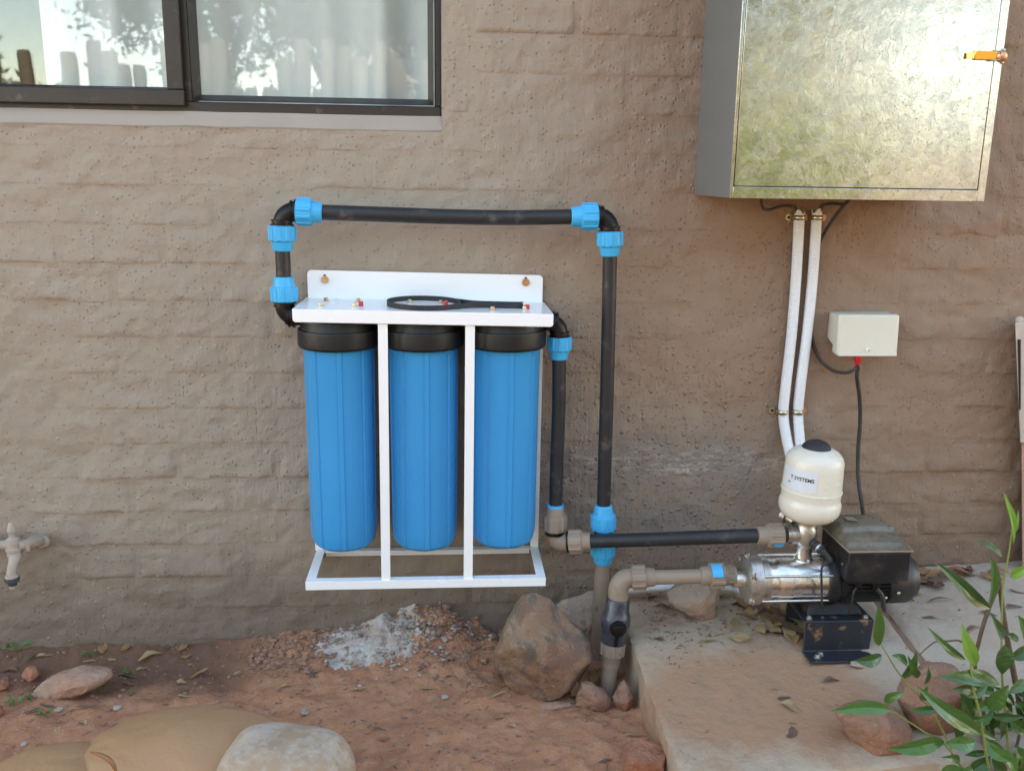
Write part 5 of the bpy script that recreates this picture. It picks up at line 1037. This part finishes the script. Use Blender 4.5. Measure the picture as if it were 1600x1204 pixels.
stem([(1580, 1262, -.03), (1573, 1140, -.04), (1566, 1060, -.05), (1565, 1000, -.05), (1567, 920, -.06), (1577, 860, -.06), (1583, 815, -.06)], .0026, .0013, 'stemgreen')
stem([(1625, 1262, -.08), (1612, 1180, -.08), (1592, 1090, -.09), (1578, 1020, -.09), (1568, 960, -.09), (1560, 900, -.09), (1551, 871, -.09)], .0075, .0034, 'stembrown')
stem([(1570, 1262, -.06), (1545, 1150, -.07), (1524, 1045, -.08), (1530, 1000, -.08), (1545, 950, -.085), (1561, 912, -.09)], .0030, .0042, 'stembrown')
stem([(1552, 1262, 0), (1520, 1222, 0), (1490, 1180, .02), (1475, 1162, .02), (1446, 1144, .03), (1425, 1130, .03), (1392, 1109, .03)], .0024, .0012, 'stemgreen')
stem([(1490, 1180, .0), (1465, 1125, .0), (1440, 1090, 0), (1420, 1070, 0), (1400, 1045, 0), (1385, 1020, 0), (1376, 1004, 0)], .0020, .0011, 'stemgreen')
stem([(1524, 1045, -.08), (1505, 1004, -.08), (1480, 1001, -.07), (1460, 1003, -.07), (1437, 1022, -.06)], .0024, .0010, 'stembrown')
stem([(1560, 1262, -.04), (1590, 1160, -.05), (1602, 1080, -.05), (1606, 960, -.05)], .0035, .0020, 'stembrown')
LV = [(1394, 1109, 1299, 1107, 17, .03), (1476, 1161, 1389, 1165, 22, .02), (1531, 1152, 1433, 1069, 22, .02), (1378, 1024, 1335, 1033, 17, 0), (1376, 1008, 1368, 945, 15, 0), (1418, 1036, 1393, 1024, 12, 0), (1409, 1060, 1434, 1016, 12, 0), (1562, 1072, 1465, 1050, 21, 0), (1520, 1042, 1505, 973, 17, .02), (1508, 1032, 1448, 980, 10, .01), (1550, 948, 1459, 884, 18, -.05), (1550, 942, 1544, 868, 16, -.05), (1566, 868, 1527, 844, 10, -.06), (1582, 835, 1572, 768, 8, -.06), (1582, 835, 1592, 797, 6, -.06), (1582, 850, 1577, 800, 6, -.06), (1579, 902, 1614, 880, 14, -.05), (1568, 1006, 1568, 1053, 23, -.04), (1582, 1030, 1608, 1006, 18, -.04), (1521, 1078, 1488, 1074, 14, 0), (1543, 1106, 1578, 1075, 21, 0), (1465, 1109, 1420, 1106, 11, .02), (1382, 1097, 1413, 1079, 12, .01), (1524, 1156, 1474, 1165, 19, .02), (1516, 1206, 1547, 1180, 21, 0), (1549, 1184, 1573, 1208, 15, 0), (1588, 1164, 1606, 1205, 22, -.03), (1578, 1122, 1612, 1152, 20, -.03), (1568, 998, 1547, 960, 14, -.05), (1470, 1206, 1512, 1202, 16, .02), (1565, 1140, 1600, 1100, 16, -.04), (1540, 1160, 1580, 1190, 18, -.02), (1440, 1072, 1452, 1040, 10, 0), (1432, 1060, 1420, 1022, 10, 0), (1500, 1130, 1540, 1120, 16, .01), (1560, 1090, 1520, 1110, 15, -.02), (1600, 1060, 1575, 1085, 16, -.04), (1605, 1000, 1590, 960, 14, -.05), (1500, 1190, 1470, 1180, 12, .02), (1565, 1180, 1540, 1150, 14, -.01), (1440, 1095, 1450, 1070, 9, 0), (1605, 1120, 1585, 1095, 18, -.03), (1590, 1204, 1560, 1170, 18, -.01), (1520, 1200, 1495, 1215, 16, 0), (1572, 990, 1592, 1000, 11, -.05)]
for i, (x0_, y0_, x1_, y1_, wd, dd) in enumerate(LV):
    d0 = SHD+dd+random.uniform(-.015, .015); b_ = W(x0_, y0_, d0); t__ = W(x1_, y1_, d0+random.uniform(-.012, .03)); young = (y0_ < 960 and x0_ > 1570) or i in (8,)
    green_leaf(b_, t__, wd/ppm(SHD)*1.4, shr, 'leafyoung' if young else 'leaf', droop=random.uniform(.02, .09), seed=i)
rs_ = random.Random(5)
for i in range(85):
    x0_, y0_ = rs_.uniform(1500, 1640), rs_.uniform(1075, 1260); a = rs_.uniform(0, 6.28); L = rs_.uniform(25, 55); d0 = SHD+rs_.uniform(-.10, .0)
    green_leaf(W(x0_, y0_, d0), W(x0_+math.cos(a)*L, y0_+math.sin(a)*L*.8, d0+rs_.uniform(-.03, .03)), rs_.uniform(14, 22)/ppm(SHD), shr, 'leaf', droop=rs_.uniform(.02, .12), seed=50+i)
# small weeds along the wall
def weed(px, py, s_, label):
    p = g(px, py); t_ = thing('weed', p, label, 'weed')
    for i in range(11):
        a = random.uniform(0, 6.28); L = s_*random.uniform(.5, 1.1); mid = p+Vector((math.cos(a)*L*.5, math.sin(a)*L*.4, L*random.uniform(.4, .9))); tip = mid+Vector((math.cos(a)*L*.45, math.sin(a)*L*.35, L*random.uniform(-.2, .3)))
        green_leaf(mid, tip, L*.36, t_, 'moss', droop=.08, seed=i, nrm=(0, -.3, 1))
        if i < 4: MB().tube([p-Vector((0, 0, .003)), mid], .0008, 5).build('stalk', 'moss', t_, smooth=60)
weed(27, 1018, .036, 'bushy green weed at the wall below the tap'); weed(141, 1026, .022, 'small green weed by curled dry leaves at the wall'); weed(203, 1053, .018, 'tiny green sprig between grey dry leaves and damp soil'); weed(22, 1103, .022, 'little green weed on crumbly soil below the sandstone'); weed(205, 1085, .012, 'tiny green seedling beside a cream pebble'); weed(70, 1118, .018, 'sparse green sprig beside grey leaf stalks'); weed(46, 1092, .014, 'tiny green sprout at the end of the pink sandstone')

# ------------------------------------------------------------------ tan leather bag in the foreground
bc = g(300, 1190); bagroot = thing('leather_bag', (bc.x, bc.y, bc.z), 'slumped smooth tan leather bag dusted with white powder', 'bag')
def blob(c, rx, ry, rz, mat, name, parent, p=2.4, seed=1, rot=0, tiltx=0, noise_=.05, sub=48):
    m = MB(); nu, nv = sub*2, sub; Rm = Matrix.Rotation(rot, 3, 'Z') @ Matrix.Rotation(tiltx, 3, 'Y')
    sp_ = lambda v, e: math.copysign(abs(v)**e, v)
    for j in range(nv+1):
        ph = -math.pi/2+math.pi*j/nv
        for i in range(nu):
            th = 2*math.pi*i/nu; e = 2/p; x = sp_(math.cos(ph), e)*sp_(math.cos(th), e); y = sp_(math.cos(ph), e)*sp_(math.sin(th), e); z = sp_(math.sin(ph), e)
            k = 1+noise_*float(fbm(x*1.3+z, y*1.3-z*.5, 1.4, 3, seed)); m.v.append(tuple(Vector(c)+Rm @ Vector((x*rx*k, y*ry*k, z*rz*k))))
    m.f = [(j*nu+i, j*nu+(i+1) % nu, (j+1)*nu+(i+1) % nu, (j+1)*nu+i) for j in range(nv) for i in range(nu)]
    return m.build(name, mat, parent, smooth=60)
# the mound, its left shoulder and the dusted end, each set by where its outline shows
def q(px, py, d): return W(px, py, d)
BGD = .60
s1_ = 1/ppm(BGD)
blob(q(292, 1212, BGD), 205*s1_, .14, 106*s1_, 'tan', 'bag_body', bagroot, 2.15, 3, 0, R(-2), .05)
blob(q(80, 1248, BGD+.045), 125*s1_, .11, 76*s1_, 'tan', 'bag_flap', bagroot, 2.3, 5, 0, R(-5), .04)
blob(q(446, 1252, BGD+.09), 112*s1_, .09, 122*s1_, 'tandust', 'dusted_end', bagroot, 3.2, 7, R(-6), R(4), .035)
P = spline([q(140, 1174, BGD+.10), q(160, 1180, BGD+.125), q(176, 1192, BGD+.135), q(184, 1214, BGD+.135)], 8); MB().tube(P, [.001+.0035*math.sin(math.pi*i/(len(P)-1)) for i in range(len(P))], 10).build('flap_edge', 'tandark', bagroot)

# ------------------------------------------------------------------ split timber post at the right
tpp = thing('timber_post', W(1602, 890, .03), 'split weathered timber post leaning on the wall beside the shrub', 'post')
a0_, a1_ = W(1606, 505, .035), W(1611, 692, .035)
MB().hexa([W(1594, 692, .06), W(1650, 692, .06), W(1650, 692, .012), W(1594, 692, .012), W(1586, 503, .06), W(1640, 500, .06), W(1640, 500, .012), W(1586, 503, .012)]).build('outer_slab', 'wood', tpp, bevel=.003)
MB().hexa([W(1592, 640, .063), W(1595, 640, .063), W(1595, 640, .058), W(1592, 640, .058), W(1590, 530, .063), W(1595, 530, .063), W(1595, 530, .058), W(1590, 530, .058)]).build('split', 'void', tpp)
MB().hexa([W(1597, 905, .05), W(1650, 905, .05), W(1650, 905, .01), W(1597, 905, .01), W(1596, 690, .05), W(1650, 690, .05), W(1650, 690, .01), W(1596, 690, .01)]).build('lower_post', 'woodpink', tpp, bevel=.003)
MB().lathe(W(1593, 502, .036), (0, 0, 1), [(0, .010), (.008, .009), (.012, .005)], 10).build('splinter_top', 'wood', tpp)

# ------------------------------------------------------------------ the sunny garden behind the viewer (seen in the panes and the steel)
pf = thing('pole_fence', (0, -6.3, -.1), 'garden fence of upright wooden poles of uneven height', 'fence')
pm = MB().lathe((0, 0, 0), (0, 0, 1), [(0, .06), (.98, .054), (1.0, .045)], 10); me0 = None
x = -8.0; rs_ = random.Random(8)
while x < 7.5:
    hgt = rs_.choice([1.75, 1.9, 2.0, 2.1, 2.25, 2.35, 2.15]) if x < 0 else rs_.choice([1.6, 1.9, 2.05, 1.85, 1.7, 2.0])
    if me0 is None: o = MB().lathe((0, 0, 0), (0, 0, 1), [(0, .06), (.98, .054), (1.0, .045)], 10).build('pole', 'pole', None); me0 = o.data
    else: o = bpy.data.objects.new('pole', me0); COL.objects.link(o)
    o.parent = pf; o.location = (x, rs_.uniform(-.02, .02), 0); o.scale = (rs_.uniform(1.05, 1.5),)*2+(hgt+.22,); o.rotation_euler = (rs_.uniform(-.02, .02), rs_.uniform(-.025, .025), rs_.random()*6)
    x += rs_.uniform(.115, .15)+(.12 if rs_.random() < .10 else 0)
def tree(loc, h, cr, n, label, mat='crown', ls=.062, name='tree', cat='tree', trunk=True, zc=.66, seed=0, group='trees beyond the fence'):
    rs_ = random.Random(seed); t_ = thing(name, loc, label, cat, group)
    L = Vector(loc); fork = L+Vector((0, 0, h*.38))
    if trunk:
        m = MB(); m.tube([L, L+Vector((.05, .03, h*.2)), fork], [h*.026, h*.021, h*.018], 10)
        for k in range(6):
            a = k*1.05+rs_.random(); e = fork+Vector((math.cos(a)*cr*.6, math.sin(a)*cr*.6, h*rs_.uniform(.2, .42))); m.tube([fork, fork.lerp(e, .5)+Vector((0, 0, .1)), e], [h*.013, h*.009, h*.004], 7)
        m.build('trunk', 'bark', t_)
    m = MB(); cl = [(Vector((rs_.gauss(0, .45)*cr, rs_.gauss(0, .45)*cr, rs_.gauss(0, .33)*h*.33))+L+Vector((0, 0, h*zc)), rs_.uniform(.22, .42)*cr) for _ in range(22)]
    for _ in range(n):
        c, r_ = rs_.choice(cl); p = c+Vector((rs_.gauss(0, .55), rs_.gauss(0, .55), rs_.gauss(0, .5)))*r_; a = Vector((rs_.gauss(0, 1), rs_.gauss(0, 1), rs_.gauss(0, 1))).normalized(); b = a.orthogonal().normalized(); s_ = ls*rs_.uniform(.6, 1.3)
        m.add([p-a*s_, p+b*s_*.42, p+a*s_, p-b*s_*.42], [(0, 1, 2, 3)])
    m.build('crown', mat, t_, smooth=0); return t_
tree((-2.5, -8.6, -.1), 5.6, 1.05, 12000, 'tall leafy tree behind the open end of the pole fence', seed=2)
tree((-1.2, -9.0, -.1), 5.0, 1.2, 10000, 'slim leafy tree just behind the pole fence', seed=3)
tree((.9, -9.5, -.1), 4.2, 1.2, 9000, 'low leafy tree in front of the pale neighbour house', seed=4)
tree((7.2, -8.0, -.1), 6.2, 2.0, 6000, 'broad leafy tree at the far end of the fence', seed=6)
tree((2.7, -8.6, -.1), 5.2, 1.3, 11000, 'rounded leafy tree added behind the shrubs to block low sky', seed=11)  # added, like the next tree, to keep bright horizon off cabinet and right wall
tree((4.5, -9.2, -.1), 6.4, 1.7, 13000, 'tall broad leafy tree added beyond the fence to block low sky', seed=12)
tree((-6.6, -9.4, -.1), 3.4, 1.2, 9000, 'low bushy tree far along the fence by open sky', seed=13)
for i, (x, y, h, cr, lab) in enumerate(((1.35, -4.7, 1.9, .6, 'yellow green shrub standing alone before the fence'), (2.35, -5.1, 2.1, .7, 'tall yellow green shrub near the fence'), (6.4, -4.3, 1.5, .7, 'wide yellow green shrub on open soil'))):
    tree((x, y, -.08), h, cr, 4200, lab, 'shrub', .06, 'garden_shrub', 'shrub', True, .52, 20+i, 'sunlit shrubs in the garden')
nh = thing('neighbour_house', (1.5, -15, -.1), 'pale plastered neighbour house with a low sheet roof', 'house')
MB().box((-1.6, -18, -.1), (7.5, -14, 3.6)).build('wall', 'houseplaster', nh); MB().hexa([(-2.0, -18.4, 3.62), (7.9, -18.4, 3.62), (7.9, -13.5, 3.62), (-2.0, -13.5, 3.62), (-2.0, -16.1, 4.6), (7.9, -16.1, 4.6), (7.9, -15.9, 4.6), (-2.0, -15.9, 4.6)]).build('roof', 'tile', nh)
